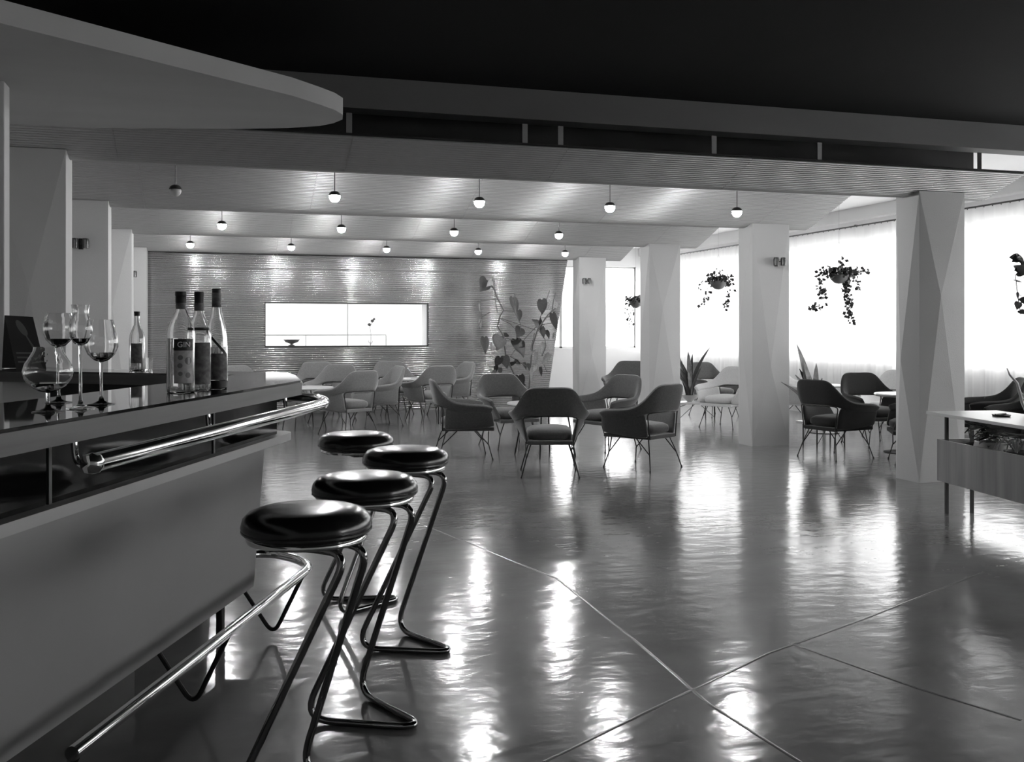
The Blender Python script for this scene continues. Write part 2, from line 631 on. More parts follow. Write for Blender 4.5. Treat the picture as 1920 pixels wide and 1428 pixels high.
bd.box(XL, HX0, .02, .08, HZ0, HZ1)
bd.add([(HX1, .02, HZ0), (edge(HZ0), .02, HZ0), (edge(HZ1), .02, HZ1), (HX1, .02, HZ1), (HX1, .08, HZ0), (edge(HZ0), .08, HZ0), (edge(HZ1), .08, HZ1), (HX1, .08, HZ1)],
       [(0, 1, 2, 3), (7, 6, 5, 4), (0, 4, 5, 1), (1, 5, 6, 2), (2, 6, 7, 3), (3, 7, 4, 0)])
bd.obj('backing_board', M_wallslat, part, smooth=False)
PITCH = .0335
prof = [(.02, -.0145), (.004, -.0135), (-.006, -.008), (-.0095, 0), (-.006, .008), (.004, .0135), (.02, .0145)]


def rib(xa, xb, z):
    n = len(prof)
    tl = random.uniform(-.0004, .0004)
    vs = [(xa, p, q) for p, q in prof] + [(xb, p + tl, q) for p, q in prof]
    fs = [(i, i + 1, i + 1 + n, i + n) for i in range(n - 1)] + [tuple(reversed(range(n))), tuple(range(n, 2 * n))]
    o = MB().add(vs, fs).obj('wall_slat', M_wallslat, part, smooth=True, angle=80)
    o.location = (0, 0, z)


z = .03
nr = 0
while z < 2.55:
    nr += 1
    zz = z + (.006 if (nr // 17) % 2 else 0)
    if HZ0 - .012 < zz < HZ1 + .012:
        rib(XL, HX0 - .01, zz)
        rib(HX1 + .01, edge(zz), zz)
    else:
        rib(XL, edge(zz), zz)
    z += PITCH

# lit hatch in the partition
ht = thing('display_hatch', 'long lit glazed hatch set in the slatted wall', 'hatch', (HX0, YP, HZ0))
HW, HH = HX1 - HX0, HZ1 - HZ0
mb = MB()
mb.box(0, HW, .08, .50, -.02, 0)
mb.box(0, HW, .08, .50, HH, HH + .02)
mb.box(-.02, 0, .08, .50, -.02, HH + .02)
mb.box(HW, HW + .02, .08, .50, -.02, HH + .02)
mb.obj('case', M_white, ht, smooth=False)
MB().box(0, HW, .49, .51, 0, HH).obj('lit_back_panel', M_opal, ht, smooth=False)
mb = MB()
t = .018
mb.box(-t, HW + t, -.005, .08, -t, 0)
mb.box(-t, HW + t, -.005, .08, HH, HH + t)
mb.box(-t, 0, -.005, .08, 0, HH)
mb.box(HW, HW + t, -.005, .08, 0, HH)
mb.obj('frame', M_blackmetal, ht, smooth=False)
ux = lambda px: at_Y(px, 620, YP).x - HX0
MB().box(ux(652) - .006, ux(652) + .006, .0, .03, 0, HH).obj('mullion', M_frame, ht, smooth=False)
zs = at_Y(620, 628, YP).z - HZ0
mb = MB()
mb.box(0, ux(727), .15, .42, zs - .008, zs + .008)
mb.obj('shelf', M_frame, ht, smooth=False)
for px in (575, 727):
    MB().box(ux(px) - .006, ux(px) + .006, .15, .165, 0, zs - .008).obj('shelf_post', M_frame, ht, smooth=False)
for a, b in ((0, ux(652) - .006), (ux(652) + .006, HW)):
    MB().box(a, b, .012, .016, 0, HH).obj('pane', M_glasspane, ht, smooth=False)
p = at_Y(549, 645, YP + .2)
bw = thing('glass_bowl', 'small footed bowl standing in the lit hatch', 'bowl', (HX0 + ux(549), YP + .24, HZ0))
MB().lathe([(.0, .0), (.05, 0), (.05, .008), (.02, .02), (.02, .03), (.10, .06), (.13, .10), (.12, .10), (.09, .07), (0, .045)], 20).obj('bowl_body', M_shade, bw)
fg = thing('flower_stem', 'thin flower sprig standing behind the hatch pane', 'flower', (HX0 + ux(700), YP + .3, HZ0))
mb = MB()
mb.tube([(0, 0, 0), (.01, 0, .15), (-.01, 0, .3), (.05, 0, .42)], .004, 6)
mb.obj('stem', M_stem, fg)
for (a, b, r) in ((-.02, .34, .03), (.03, .40, .03), (.06, .43, .022)):
    MB().lathe([(0, -r), (r * .7, -r * .5), (r, 0), (r * .7, r * .6), (0, r)], 10, (a, 0, b)).obj('blossom', M_stem, fg)
MB().lathe([(0, 0), (.035, 0), (.04, .06), (.03, .1), (.024, .1), (.03, .06), (0, .01)], 14).obj('vase', M_glass, fg)

# outside ground
struct(MB().box(9.3, 60, -40, 70, -.6, -.5).obj('ground', M_ground, smooth=False), 'pale ground outside the windows')
struct(MB().box(-30, 9.3, 19.9, 70, -.6, -.5).obj('ground', M_ground, smooth=False), 'pale ground beyond the end wall')

# ================================================================== CURTAINS
CX = XW - .085
RZ = 2.80


def curtain(y0, y1, label):
    mb = MB()
    n = int((y1 - y0) / .022)
    ph = 2.1
    rows = [(RZ - .022, .35), (2.3, .9), (1.3, 1.0), (.04, 1.15)]
    vs, fs = [], []
    for i in range(n + 1):
        Y = y0 + (y1 - y0) * i / n
        wv = .02 * math.sin(Y * 38 + ph) + .016 * math.sin(Y * 17.3 + 1.7 * ph) + .01 * math.sin(Y * 71 + ph)
        for z, a in rows:
            vs.append((CX + wv * a, Y, z))
    m = len(rows)
    for i in range(n):
        for j in range(m - 1):
            fs.append((i * m + j, (i + 1) * m + j, (i + 1) * m + j + 1, i * m + j + 1))
    mb.add(vs, fs)
    o = mb.obj('curtain', M_voile, None, smooth=True, angle=180)
    return tag(o, label, 'curtain', 'voile curtains along the windows')


segs = [(-1.0, 2.2), (2.2, 5.4), (5.4, 8.75), (8.75, 11.6), (11.6, 14.6), (14.6, 17.6), (17.6, 19.5)]
labs = ['sheer white voile curtain furthest from the slatted wall',
        'sheer white voile curtain by the near end of the wooden planter',
        'sheer white voile curtain behind the fleshy leaved hanging plant',
        'sheer white voile curtain behind the larger hanging ivy basket',
        'sheer white voile curtain behind the smaller hanging ivy basket',
        'sheer white voile curtain behind the white armchair and snake plant',
        'sheer white voile curtain at the end wall corner']
for (a, b), l in zip(segs, labs):
    curtain(a, b, l)
rl = thing('curtain_rail', 'thin dark curtain rail with small hooks above the voile', 'curtain rail', (CX, 0, RZ))
MB().tube([(0, -1.0, 0), (0, 9, 0), (0, 19.5, 0)], .011, 8).obj('rail_tube', M_shade, rl)
mb = MB()
for i in range(150):
    Y = -.9 + i * .136
    mb.box(-.004, .004, Y - .004, Y + .004, -.022, -.008)
tag(mb.obj('hooks', M_shade, rl, smooth=False), kind='stuff')
for Y in (-.5, 2.6, 5.8, 9.0, 12.2, 15.4, 18.6):
    MB().box(-.006, .084, Y - .01, Y + .01, .006, .02).obj('rail_bracket', M_shade, rl, smooth=False)

# ================================================================== BAR CANOPY
ZC = 2.60
tip = []
front = [at_z(x, y, ZC).xy for x, y in ((547, 179), (600, 196), (628, 206), (643, 215))]
back = [at_z(x, y, ZC).xy for x, y in ((642, 224), (625, 231), (600, 236), (540, 240), (450, 241.5), (300, 241), (100, 240))]
f0, f1 = at_z(0, 43, ZC).xy, at_z(547, 178.6, ZC).xy
d = (f0 - f1).normalized()
far_f = f1 + d * 4.2
b0 = back[-1]
far_b = Vector((XL, 7.0))
poly = [tuple(far_b)] + [tuple(p) for p in reversed(back)] + [tuple(p) for p in reversed(front)]
# front edge reaches the side wall
tt = (XL - f1.x) / d.x
poly += [(XL, f1.y + d.y * tt)]
cn = thing('bar_canopy', None, None)
MB().prism(poly, ZC, ZC + .004).obj('soffit', M_canopy, cn, smooth=True, angle=35)
MB().prism(poly, ZC + .004, ZC + .10).obj('fascia', M_canopy, cn, smooth=True, angle=35)
tag(cn, 'grey plaster canopy with a rounded tip hanging over the bar', 'canopy')
pw = at_z(8, 152, ZC)
po = thing('bar_back_post', 'plain grey post rising behind the bar to the canopy', 'post', (0, 0, 0))
MB().box(XL + .005, pw.x, pw.y, pw.y + .14, 0, ZC).obj('post_body', M_col, po, smooth=False, bevel=.006)
MB().box(XL + .005, pw.x + .012, pw.y - .012, pw.y + .152, 0, .10).obj('post_base', M_blackmetal, po, smooth=False)

# ================================================================== BAR
ZB = 1.12
A0 = at_z(0, 806, ZB)
A1 = at_z(566, 713, ZB)
P0 = A0.xy
bd_ = (A1.xy - A0.xy).normalized()          # along the bar
bn_ = Vector((bd_.y, -bd_.x))               # outwards


def bar(s, n, z=0.0):
    p = P0 + bd_ * s + bn_ * n
    return Vector((p.x, p.y, z))


SE = (A1.xy - P0).length
S0 = -1.15
E1 = at_z(556, 703, ZB).xy
in_c = bar(2.30, -.44).xy
fa = Vector((-.757, .58)).normalized()
fo = Vector((.58, .757)).normalized()
out_c = Vector((.33, 4.62))
FAR_L = 1.42
top_poly = [tuple(bar(S0, 0).xy), tuple(A1.xy), tuple(E1), tuple(out_c), tuple(out_c + fa * (FAR_L + .15)),
            tuple(in_c + fa * FAR_L), tuple(in_c), tuple(bar(S0, -.44).xy)]
counter = thing('bar_counter', 'angled cocktail bar with a glossy black top and chrome rails', 'bar', (0, 0, 0))


def inset(poly, d):
    n = len(poly)
    area = sum(a[0] * b[1] - b[0] * a[1] for a, b in zip(poly, poly[1:] + poly[:1]))
    sg = 1 if area > 0 else -1
    out = []
    for i in range(n):
        a, b, c = Vector(poly[i - 1]), Vector(poly[i]), Vector(poly[(i + 1) % n])
        e1, e2 = (b - a).normalized(), (c - b).normalized()
        n1, n2 = Vector((-e1.y, e1.x)) * sg, Vector((-e2.y, e2.x)) * sg
        m = (n1 + n2).normalized()
        k = d / max(.3, m.dot(n1))
        out.append(tuple(b + m * k))
    return out


MB().prism(top_poly, ZB - .055, ZB - .008).obj('counter_edge', M_wood, counter, smooth=False)
MB().prism(inset(top_poly, .004), ZB - .008, ZB).obj('counter_top', M_glasstop, counter, smooth=False)
# black recessed fascia under the top
ze = .86
NF = -.27
f_end = Vector((.285, 4.45))
in_f = bar(2.15, NF - .10).xy
fas = [tuple(bar(S0, NF).xy), tuple(bar(2.36, NF).xy), tuple(in_c + fo * .12 + fa * .0), tuple(in_c + fo * .16 + fa * 1.3),
       tuple(in_c + fo * .08 + fa * 1.3), tuple(bar(2.22, NF - .09).xy), tuple(bar(S0, NF - .09).xy)]
MB().prism(fas, ze, ZB - .055).obj('fascia', M_blackpanel, counter, smooth=False)
for px, py in ((92, 890), (400, 805)):
    # slim posts on the fascia
    r = ray(px, py)
    # intersect with fascia plane
    q = bar(0, NF)
    k = ((q.xy - Vector((0, 0))).dot(bn_)) / (Vector((r.x, r.y)).dot(bn_))
    pt = Vector((r.x, r.y)) * k
    s = (pt - P0).dot(bd_)
    a, b, c_, d_ = bar(s - .007, NF + .004).xy, bar(s + .007, NF + .004).xy, bar(s + .007, NF).xy, bar(s - .007, NF).xy
    MB().prism([tuple(a), tuple(b), tuple(c_), tuple(d_)], ze, ZB - .055).obj('fascia_post', M_shade, counter, smooth=False)
# ledge with rounded end
NL = -.225
le_end = 2.50
ll = [tuple(bar(S0, NL).xy)]
for i in range(9):
    a = math.pi / 2 * i / 8
    ll.append(tuple(bar(le_end - .10 + .10 * math.sin(a), NL - .10 + .10 * math.cos(a)).xy))
ll += [tuple(bar(le_end, -.46).xy), tuple(bar(S0, -.46).xy)]
MB().prism(ll, ze - .032, ze).obj('ledge', M_ledge, counter, smooth=True, angle=30)
# sloping front panel
ZP0 = .20
SPE = 2.20
g = MB()
ft, fb = -.26, -.36
q = [bar(S0, ft, ze - .032), bar(SPE - .02, ft, ze - .032), bar(SPE + .12, fb, ZP0), bar(S0, fb, ZP0)]
q2 = [bar(S0, -.50, ze - .032), bar(SPE - .02, -.50, ze - .032), bar(SPE + .12, -.50, ZP0), bar(S0, -.50, ZP0)]
g.add(q + q2, [(0, 1, 2, 3), (7, 6, 5, 4), (0, 4, 5, 1), (1, 5, 6, 2), (2, 6, 7, 3), (3, 7, 4, 0)])
g.obj('front_panel', M_apron, counter, smooth=False)
# end and far arm bodies
g = MB()
a = bar(SPE + .02, -.50).xy
arm = [tuple(in_c + fo * .10 + fa * .25), tuple(in_c + fo * .10 + fa * 1.38), tuple(in_c + fo * .16 + fa * 1.38), tuple(in_c + fo * .16 + fa * .25)]
g.prism(arm, .0, ze)
g.obj('far_arm_body', M_apron, counter, smooth=False)
wp = [tuple(in_c + fo * .06 + fa * .72), tuple(in_c + fo * .06 + fa * 1.40), tuple(in_c + fo * .10 + fa * 1.40), tuple(in_c + fo * .10 + fa * .72)]
MB().prism(wp, .55, ZB - .055).obj('inner_panel', M_whitelam, counter, smooth=False)
kick = [tuple(bar(S0, -.46).xy), tuple(bar(SPE - .75, -.46).xy), tuple(bar(SPE - .75, -.52).xy), tuple(bar(S0, -.52).xy)]
MB().prism(kick, 0, ZP0).obj('plinth', M_blackmetal, counter, smooth=False)
for s in (.05, SPE - .05):
    a = bar(s, -.44).xy
    MB().tube([(a.x, a.y, 0), (a.x, a.y, ZP0)], .018, 10).obj('bar_leg', M_blackmetal, counter)
# work shelf inside the bar
ws = [tuple(bar(S0, -.46).xy), tuple(bar(1.75, -.46).xy), tuple(bar(1.75, -.72).xy), tuple(bar(S0, -.72).xy)]
MB().prism(ws, .82, .85).obj('inner_shelf', M_blackmetal, counter, smooth=False)
for s in (.0, 1.7):
    a = bar(s, -.70).xy
    MB().tube([(a.x, a.y, 0), (a.x, a.y, .82)], .018, 10).obj('shelf_leg', M_blackmetal, counter)

# chrome hand rail
ZR, NR, RR = 1.03, .085, .021
ra = at_z(172, 868, ZR).xy
sR0 = (ra - P0).dot(bd_)
corner = bar(SE + .06, NR).xy
rp = [bar(sR0, NR, ZR), Vector((corner.x, corner.y, ZR)), Vector((corner.x - .02, corner.y + .30, ZR)), Vector((corner.x - .26, corner.y + .42, ZR))]
rail = MB().tube(fillet(rp, [0, .12, .12, 0], 10), RR, 16).obj('hand_rail', M_chrome, counter)
rp0 = bar(sR0, NR, ZR)
MB().lathe([(0, -.024), (.016, -.020), (.024, -.008), (.025, .006), (.018, .018), (0, .023)], 16, tuple(rp0)).obj('rail_knob', M_chrome, rail)
for s in (sR0 + .17, sR0 + .93, SE - .04):
    br = [bar(s, -.055, ZB - .052), bar(s, -.05, ZR - .035), bar(s, NR - .005, ZR - .012)]
    MB().tube(fillet(br, .07, 8), .008, 10).obj('rail_bracket', M_chrome, rail)

# chrome foot rail with V shaped legs
ZFt, NFt, RF = .28, -.115, .019
fr = [bar(-.55, NFt, ZFt), bar(2.36, NFt, ZFt)]
pe = at_z(478, 1030, ZFt)
fr += [Vector((pe.x + .02, pe.y - .05, ZFt)), ]
fr2 = [bar(.457, NFt, ZFt), bar(2.42, NFt, ZFt), bar(2.62, -.40, ZFt), bar(2.40, -.52, ZFt + .02)]
frail = MB().tube(fillet(fr2, [0, .16, .12, 0], 10), RF, 14).obj('foot_rail', M_chrome, counter)
for s in (2.26, 1.46, .50):
    vb = bar(s, -.25, .009)
    vp = [bar(s, -.39, ZP0 + .01), vb, bar(s, NFt, ZFt)]
    MB().tube(fillet(vp, .06, 8), .009, 8).obj('rail_leg', M_blackmetal, frail)


# ================================================================== BAR STOOLS
def make_stool():
    root = thing('bar_stool', None, 'stool', (0, 0, 0), 0, 'bar stools along the bar')
    zr = .735
    R = .18
    prof = [(0, zr + .092), (.05, zr + .091), (.10, zr + .090), (.135, zr + .087), (.16, zr + .078), (.175, zr + .062), (R, zr + .042), (.177, zr + .026), (.168, zr + .017), (.16, zr + .014), (0, zr + .014)]
    cush = MB().lathe(prof, 40).obj('seat_cushion', M_leather, root, angle=60)
    MB().lathe([(.175, zr + .030), (.179, zr + .033), (.1795, zr + .028), (.176, zr + .025)], 40).obj('seat_piping', M_leather, cush)
    MB().lathe([(0, zr + .014), (.163, zr + .014), (.166, zr + .008), (.163, zr), (0, zr)], 40).obj('seat_ring', M_chrome, root, angle=50)
    r = .0115
    half = []
    path = [(-.02, .045, zr - r), (.178, .045, zr - r), (-.15, .15, r), (.185, .026, r), (.205, 0, r), (.185, -.026, r), (-.15, -.15, r), (.178, -.045, zr - r), (-.02, -.045, zr - r)]
    MB().tube(fillet(path, [0, .07, .11, .03, .012, .03, .11, .07, 0], 8), r, 10).obj('tube_frame', M_tube, root)
    MB().box(-.03, -.005, -.06, .06, zr - .020, zr - .0005).obj('mounting_bar', M_blackmetal, root, smooth=False)
    return root


st = make_stool()
stools = [((.249, 2.788), -45, 'black leather bar stool nearest the lower end of the chrome foot rail'),
          ((.495, 3.363), -46, 'black leather bar stool second along the bar from the stemmed glasses'),
          ((.767, 4.062), -44, 'black leather bar stool standing furthest out from the bar'),
          ((.651, 4.72), 10, 'black leather bar stool around the corner of the bar')]
for i, ((x, y), a, l) in enumerate(stools):
    o = st if i == 0 else copy_tree(st)
    o.location = (x, y, 0)
    o.rotation_euler = (0, 0, math.radians(a))
    o['label'] = l


# ================================================================== ARMCHAIRS
def lerp_stations(S, sub=3):
    out = []
    n = len(S)
    for i in range(n - 1):
        for k in range(sub):
            t = k / sub
            p0, p1, p2, p3 = [Vector(S[max(0, min(n - 1, j))]) for j in (i - 1, i, i + 1, i + 2)]
            out.append(.5 * ((2 * p1) + (p2 - p0) * t + (2 * p0 - 5 * p1 + 4 * p2 - p3) * t * t + (3 * p1 - p0 - 3 * p2 + p3) * t ** 3))
    out.append(Vector(S[-1]))
    return out


def make_chair_meshes():
    me = {}
    U = [(0, -.335, .808), (.10, -.332, .810), (.185, -.318, .800), (.235, -.285, .755), (.285, -.225, .665), (.335, -.13, .590), (.365, .03, .568), (.360, .17, .560), (.335, .265, .535)]
    Lw = [(0, -.275, .548), (.09, -.272, .548), (.165, -.262, .545), (.20, -.245, .542), (.235, -.205, .530), (.275, -.12, .505), (.305, .03, .490), (.305, .165, .485), (.290, .245, .470)]
    mir = lambda S: [(-x, y, z) for x, y, z in reversed(S[1:])] + list(S)
    u, l = lerp_stations(mir(U), 2), lerp_stations(mir(Lw), 2)
    grid = []
    for a, b in zip(u, l):
        row = []
        for k in range(5):
            t = k / 4
            p = b.lerp(a, t)
            row.append(p)
        grid.append(row)
    me['backrest'] = MB().sheet(grid, .042).mesh('backrest', subsurf=1)
    for sgn, nm in ((1, 'side_r'), (-1, 'side_l')):
        T = [(.245, -.205, .535), (.285, -.11, .520), (.325, .03, .515), (.325, .16, .512), (.312, .255, .495)]
        Bt = [(.200, -.215, .300), (.207, -.10, .300), (.217, .03, .305), (.226, .17, .315), (.236, .300, .335)]
        g = []
        for a, b in zip(lerp_stations(T, 2), lerp_stations(Bt, 2)):
            g.append([(Vector((sgn * q.x, q.y, q.z))) for q in (b, b.lerp(a, .33), b.lerp(a, .66), a)])
        me[nm] = MB().sheet(g, .036).mesh('side_panel', subsurf=1)
    # cushion
    cu = MB()
    n = 8
    vs, fs = [], []
    prof = [(.80, 0.0), (.97, .02), (1.0, .05), (.97, .078), (.82, .098), (.45, .112), (0.0, .116)]
    outl = []
    for k in range(24):
        a = 2 * math.pi * k / 24
        ca, sa = math.cos(a), math.sin(a)
        e = 2 / 4.5
        x = math.copysign(abs(ca) ** e, ca) * (.205 + .012 * sa)
        y = math.copysign(abs(sa) ** e, sa) * .255 + .035
        outl.append((x, y))
    for (s, z) in prof:
        for (x, y) in outl:
            vs.append((x * s, (y - .035) * s + .035, .325 + z))
    for i in range(len(prof) - 1):
        for k in range(24):
            k2 = (k + 1) % 24
            fs.append((i * 24 + k, i * 24 + k2, (i + 1) * 24 + k2, (i + 1) * 24 + k))
    fs.append(tuple(reversed(range(24))))
    me['cushion'] = cu.add(vs, fs).mesh('seat_cushion', angle=70)
    fr = MB().prism([(-.20, -.235), (.20, -.235), (.235, .29), (-.235, .29)], .288, .325)
    me['seat_frame'] = fr.mesh('seat_frame', smooth=False, bevel=.008)
    legs = []
    for sx in (-1, 1):
        for (fy, ty) in ((-.27, -.19), (.27, .24)):
            foot = Vector((sx * .255, fy, .006))
            mid = Vector((sx * .215, fy * .86, .16))
            m_ = MB()
            m_.tube([(sx * .17, ty, .292), mid, foot], .0058, 6)
            m_.tube([(sx * .215, ty * .45, .292), mid + Vector((0, 0, -.01))], .0058, 6)
            m_.lathe([(0, 0), (.009, 0), (.009, .014), (.0, .016)], 8, (foot.x, foot.y, 0))
            legs.append(m_.mesh('leg', angle=60))
    me['legs'] = legs
    b = MB()
    path = [(-.205, -.232, .295), (-.243, -.228, .535), (-.19, -.272, .545), (0, -.297, .548), (.19, -.272, .545), (.243, -.228, .535), (.205, -.232, .295)]
    b.tube(fillet(path, .04, 4), .0062, 8)
    me['back_rod'] = b.mesh('back_rod')
    return me


CHM = make_chair_meshes()


def chair(x, y, face, fab, label, group, cush=None):
    """face = direction the sitter looks, as a vector"""
    t = thing('armchair', label, 'armchair', (x, y, 0), math.atan2(-face[0], face[1]), group)
    ms = {}
    def part(nm, key, m):
        src = CHM[key] if isinstance(key, str) else key
        k = (src.name, m.name)
        if k not in CHCACHE:
            c = src.copy()
            c.materials.clear()
            c.materials.append(m)
            CHCACHE[k] = c
        o = bpy.data.objects.new(nm, CHCACHE[k])
        COL.objects.link(o)
        o.parent = t
        return o
    part('backrest', 'backrest', fab)
    part('side_panel', 'side_r', fab)
    part('side_panel', 'side_l', fab)
    part('seat_cushion', 'cushion', cush or fab)
    part('seat_frame', 'seat_frame', fab)
    for lg in CHM['legs']:
        part('leg', lg, M_blackmetal)
    part('back_rod', 'back_rod', M_blackmetal)
    return t


CHCACHE = {}


def by_top(px, ytop, hz=.81):
    t = (EYE - hz) * FPX / (ytop - YH)
    p = at_t(px, 616, t)
    return p.x, p.y


def face_to(p, c, turn=0):
    v = Vector((c[0] - p[0], c[1] - p[1]))
    v.rotate(Matrix.Rotation(math.radians(turn), 2))
    return v.normalized()


G1 = 'grey armchairs around the centre table'
tc1 = (3.31, 9.75)
for px, yt, turn, l in ((1030, 721, 0, 'dark grey armchair with its open back turned squarely outwards at the centre table'),
                        (868, 709, 0, 'dark grey armchair at the centre table on the side towards the bar'),
                        (1205, 716, 0, 'dark grey armchair at the centre table on the side towards the windows'),
                        (955, 701, 0, 'dark grey armchair at the centre table in front of the climbing plant'),
                        (1138, 703, 0, 'dark grey armchair at the centre table beside the folded white card')):
    p = by_top(px, yt)
    chair(p[0], p[1], face_to(p, tc1, turn), M_fab_mid, l, G1)


def rod_table(x, y, z, r, label, group=None, m=None):
    t = thing('round_table', label, 'table', (x, y, 0), .3, group)
    MB().lathe([(0, z - .022), (r - .01, z - .022), (r, z - .011), (r - .004, z), (0, z)], 36).obj('tabletop', m or M_table, t, angle=50)
    for k in range(4):
        a = math.pi / 4 + k * math.pi / 2
        c, s = math.cos(a), math.sin(a)
        mb = MB().tube([(c * r * .55, s * r * .55, z - .022), (c * r * .8, s * r * .8, 0)], .008, 8)
        mb.obj('leg', M_blackmetal, t)
    return t


rod_table(tc1[0], tc1[1], .55, .40, 'pale round table amid the five dark grey armchairs', 'round lounge tables')
p = at_z(1106, 764, .55)
cd = thing('folded_card', 'white folded card standing on the centre table', 'card', (3.52, 9.62, .55), .5)
MB().add([(-.10, -.045, 0), (.10, -.045, 0), (.08, 0, .14), (-.08, 0, .14), (-.10, -.042, 0), (.10, -.042, 0), (.08, .003, .14), (-.08, .003, .14)],
         [(0, 1, 2, 3), (7, 6, 5, 4), (0, 4, 5, 1), (1, 5, 6, 2), (2, 6, 7, 3), (3, 7, 4, 0)]).obj('card_front', M_label_l, cd, smooth=False)
MB().add([(-.10, .045, 0), (.10, .045, 0), (.08, 0, .14), (-.08, 0, .14), (-.10, .048, 0), (.10, .048, 0), (.08, .003, .14), (-.08, .003, .14)],
         [(3, 2, 1, 0), (4, 5, 6, 7), (1, 5, 4, 0), (2, 6, 5, 1), (3, 7, 6, 2), (0, 4, 7, 3)]).obj('card_rear', M_label_l, cd, smooth=False)

G2 = 'light grey armchairs by the slatted wall'
tA, tB = (1.15, 13.25), (2.72, 14.55)
rod_table(tA[0], tA[1], .55, .38, 'pale round table among light grey armchairs behind the bar corner', 'round lounge tables')
rod_table(tB[0], tB[1], .58, .36, 'pale round table close to the slatted wall with a napkin', 'round lounge tables')
for (x, y), c, l in (((1.62, 12.45), tA, 'light grey armchair with open back seen past the end of the chrome rail'),
                     ((1.62, 14.15), tA, 'light grey armchair on the wall side of the table behind the bar corner'),
                     ((2.15, 13.45), tA, 'light grey armchair between the two tables by the slatted wall'),
                     ((.50, 14.1), tA, 'light grey armchair showing only its top above the bar counter'),
                     ((2.95, 13.75), tB, 'light grey armchair with open back turned from the slatted wall table'),
                     ((2.70, 15.3), tB, 'light grey armchair right below the lit hatch at the far table'),
                     ((3.48, 14.75), tB, 'light grey armchair facing the hatch table from the climbing plant side'),
                     ((1.55, 15.25), (1.6, 14), 'light grey armchair against the slatted wall below the hatch corner')):
    chair(x, y, face_to((x, y), c), M_fab_light, l, G2)
nk = MB().box(-.09, .09, -.05, .05, 0, .012).obj('napkin', M_whiteprint, None, smooth=False)
nk.location = (2.70, 14.45, .58)
nk.rotation_euler = (0, 0, .4)
tag(nk, 'folded white napkin lying on the far round table', 'napkin')

# window aisle groups
G3 = 'armchairs in the window aisle'


def pedestal_table(x, y, z, r, label):
    t = thing('pedestal_table', label, 'table', (x, y, 0), 0, 'round pedestal tables in the window aisle')
    MB().lathe([(0, z - .03), (r - .02, z - .03), (r, z - .012), (r - .004, z), (0, z)], 32).obj('tabletop', M_table, t, angle=50)
    MB().tube([(0, 0, .02), (0, 0, z - .03)], .02, 12).obj('column', M_blackmetal, t)
    MB().lathe([(.19, 0), (.19, .008), (.06, .02), (.02, .03), (.0, .03), (0, 0)], 28).obj('base', M_blackmetal, t)
    return t


def at_depth(px, t):
    p = at_t(px, 616, t)
    return p.x, p.y


for (px, t), f, fab, l in (((1566, 10.15), (.95, .22), M_fab_dark, 'black armchair seen from behind next to the snake plant'),
                           ((1640, 11.3), (-.05, -1), M_fab_dark, 'black armchair facing into the room between the columns'),
                           ((1727, 9.72), (-.85, .5), M_fab_dark, 'black armchair half hidden behind the broad column'),
                           ((1855, 10.5), (-.75, .45), M_fab_dark, 'black armchair behind the wooden planter tabletop'),
                           ((1932, 9.5), (-.9, .1), M_fab_dark, 'black armchair beyond the planter, nearest the window curtain'),
                           ((1362, 13.3), (-.85, -.5), M_fab_white, 'white armchair between the second and third columns'),
                           ((1338, 15.0), (.2, -1), M_fab_mid, 'dark grey armchair behind the white armchair'),
                           ((1175, 15.6), (-.6, -.8), M_fab_mid, 'dark grey armchair by the uncurtained end window'),
                           ((1490, 13.5), (.5, -.8), M_fab_white, 'white armchair behind the snake plant by the curtain'),
                           ((1672, 12.2), (-.7, -.4), M_fab_white, 'white armchair close to the curtain behind the black armchairs')):
    p = at_depth(px, t)
    chair(p[0], p[1], f, fab, l, G3)
p = at_depth(1692, 10.55)
pedestal_table(p[0], p[1], .63, .29, 'round white pedestal table beside the black armchairs')
p = at_depth(1545, 12.55)
pedestal_table(p[0], p[1], .61, .25, 'round white pedestal table close to the curtain')


# low benches with snake plants
def bench(px, py, z, label, L=1.0):
    p = Vector((px, py, 0))
    t = thing('plant_bench', label, 'bench', (p.x, p.y, 0), .02, 'low plant benches between the columns')
    MB().box(-L / 2, L / 2, -.17, .17, z - .03, z).obj('bench_top', M_table, t, smooth=False, bevel=.004)
    for sx in (-1, 1):
        for sy in (-1, 1):
            mb = MB().tube([(sx * L * .36, sy * .13, z - .03), (sx * L * .36, sy * .13, 0)], .008, 8)
            mb.tube([(sx * L * .36, sy * .13, z - .03 - .03), (sx * L * .18, sy * .05, z - .04)], .005, 6)
            mb.obj('leg', M_blackmetal, t)
        MB().tube([(sx * L * .36, -.13, .03), (sx * L * .05, -.13, z - .03)], .004, 6).obj('brace', M_blackmetal, t)
    return p


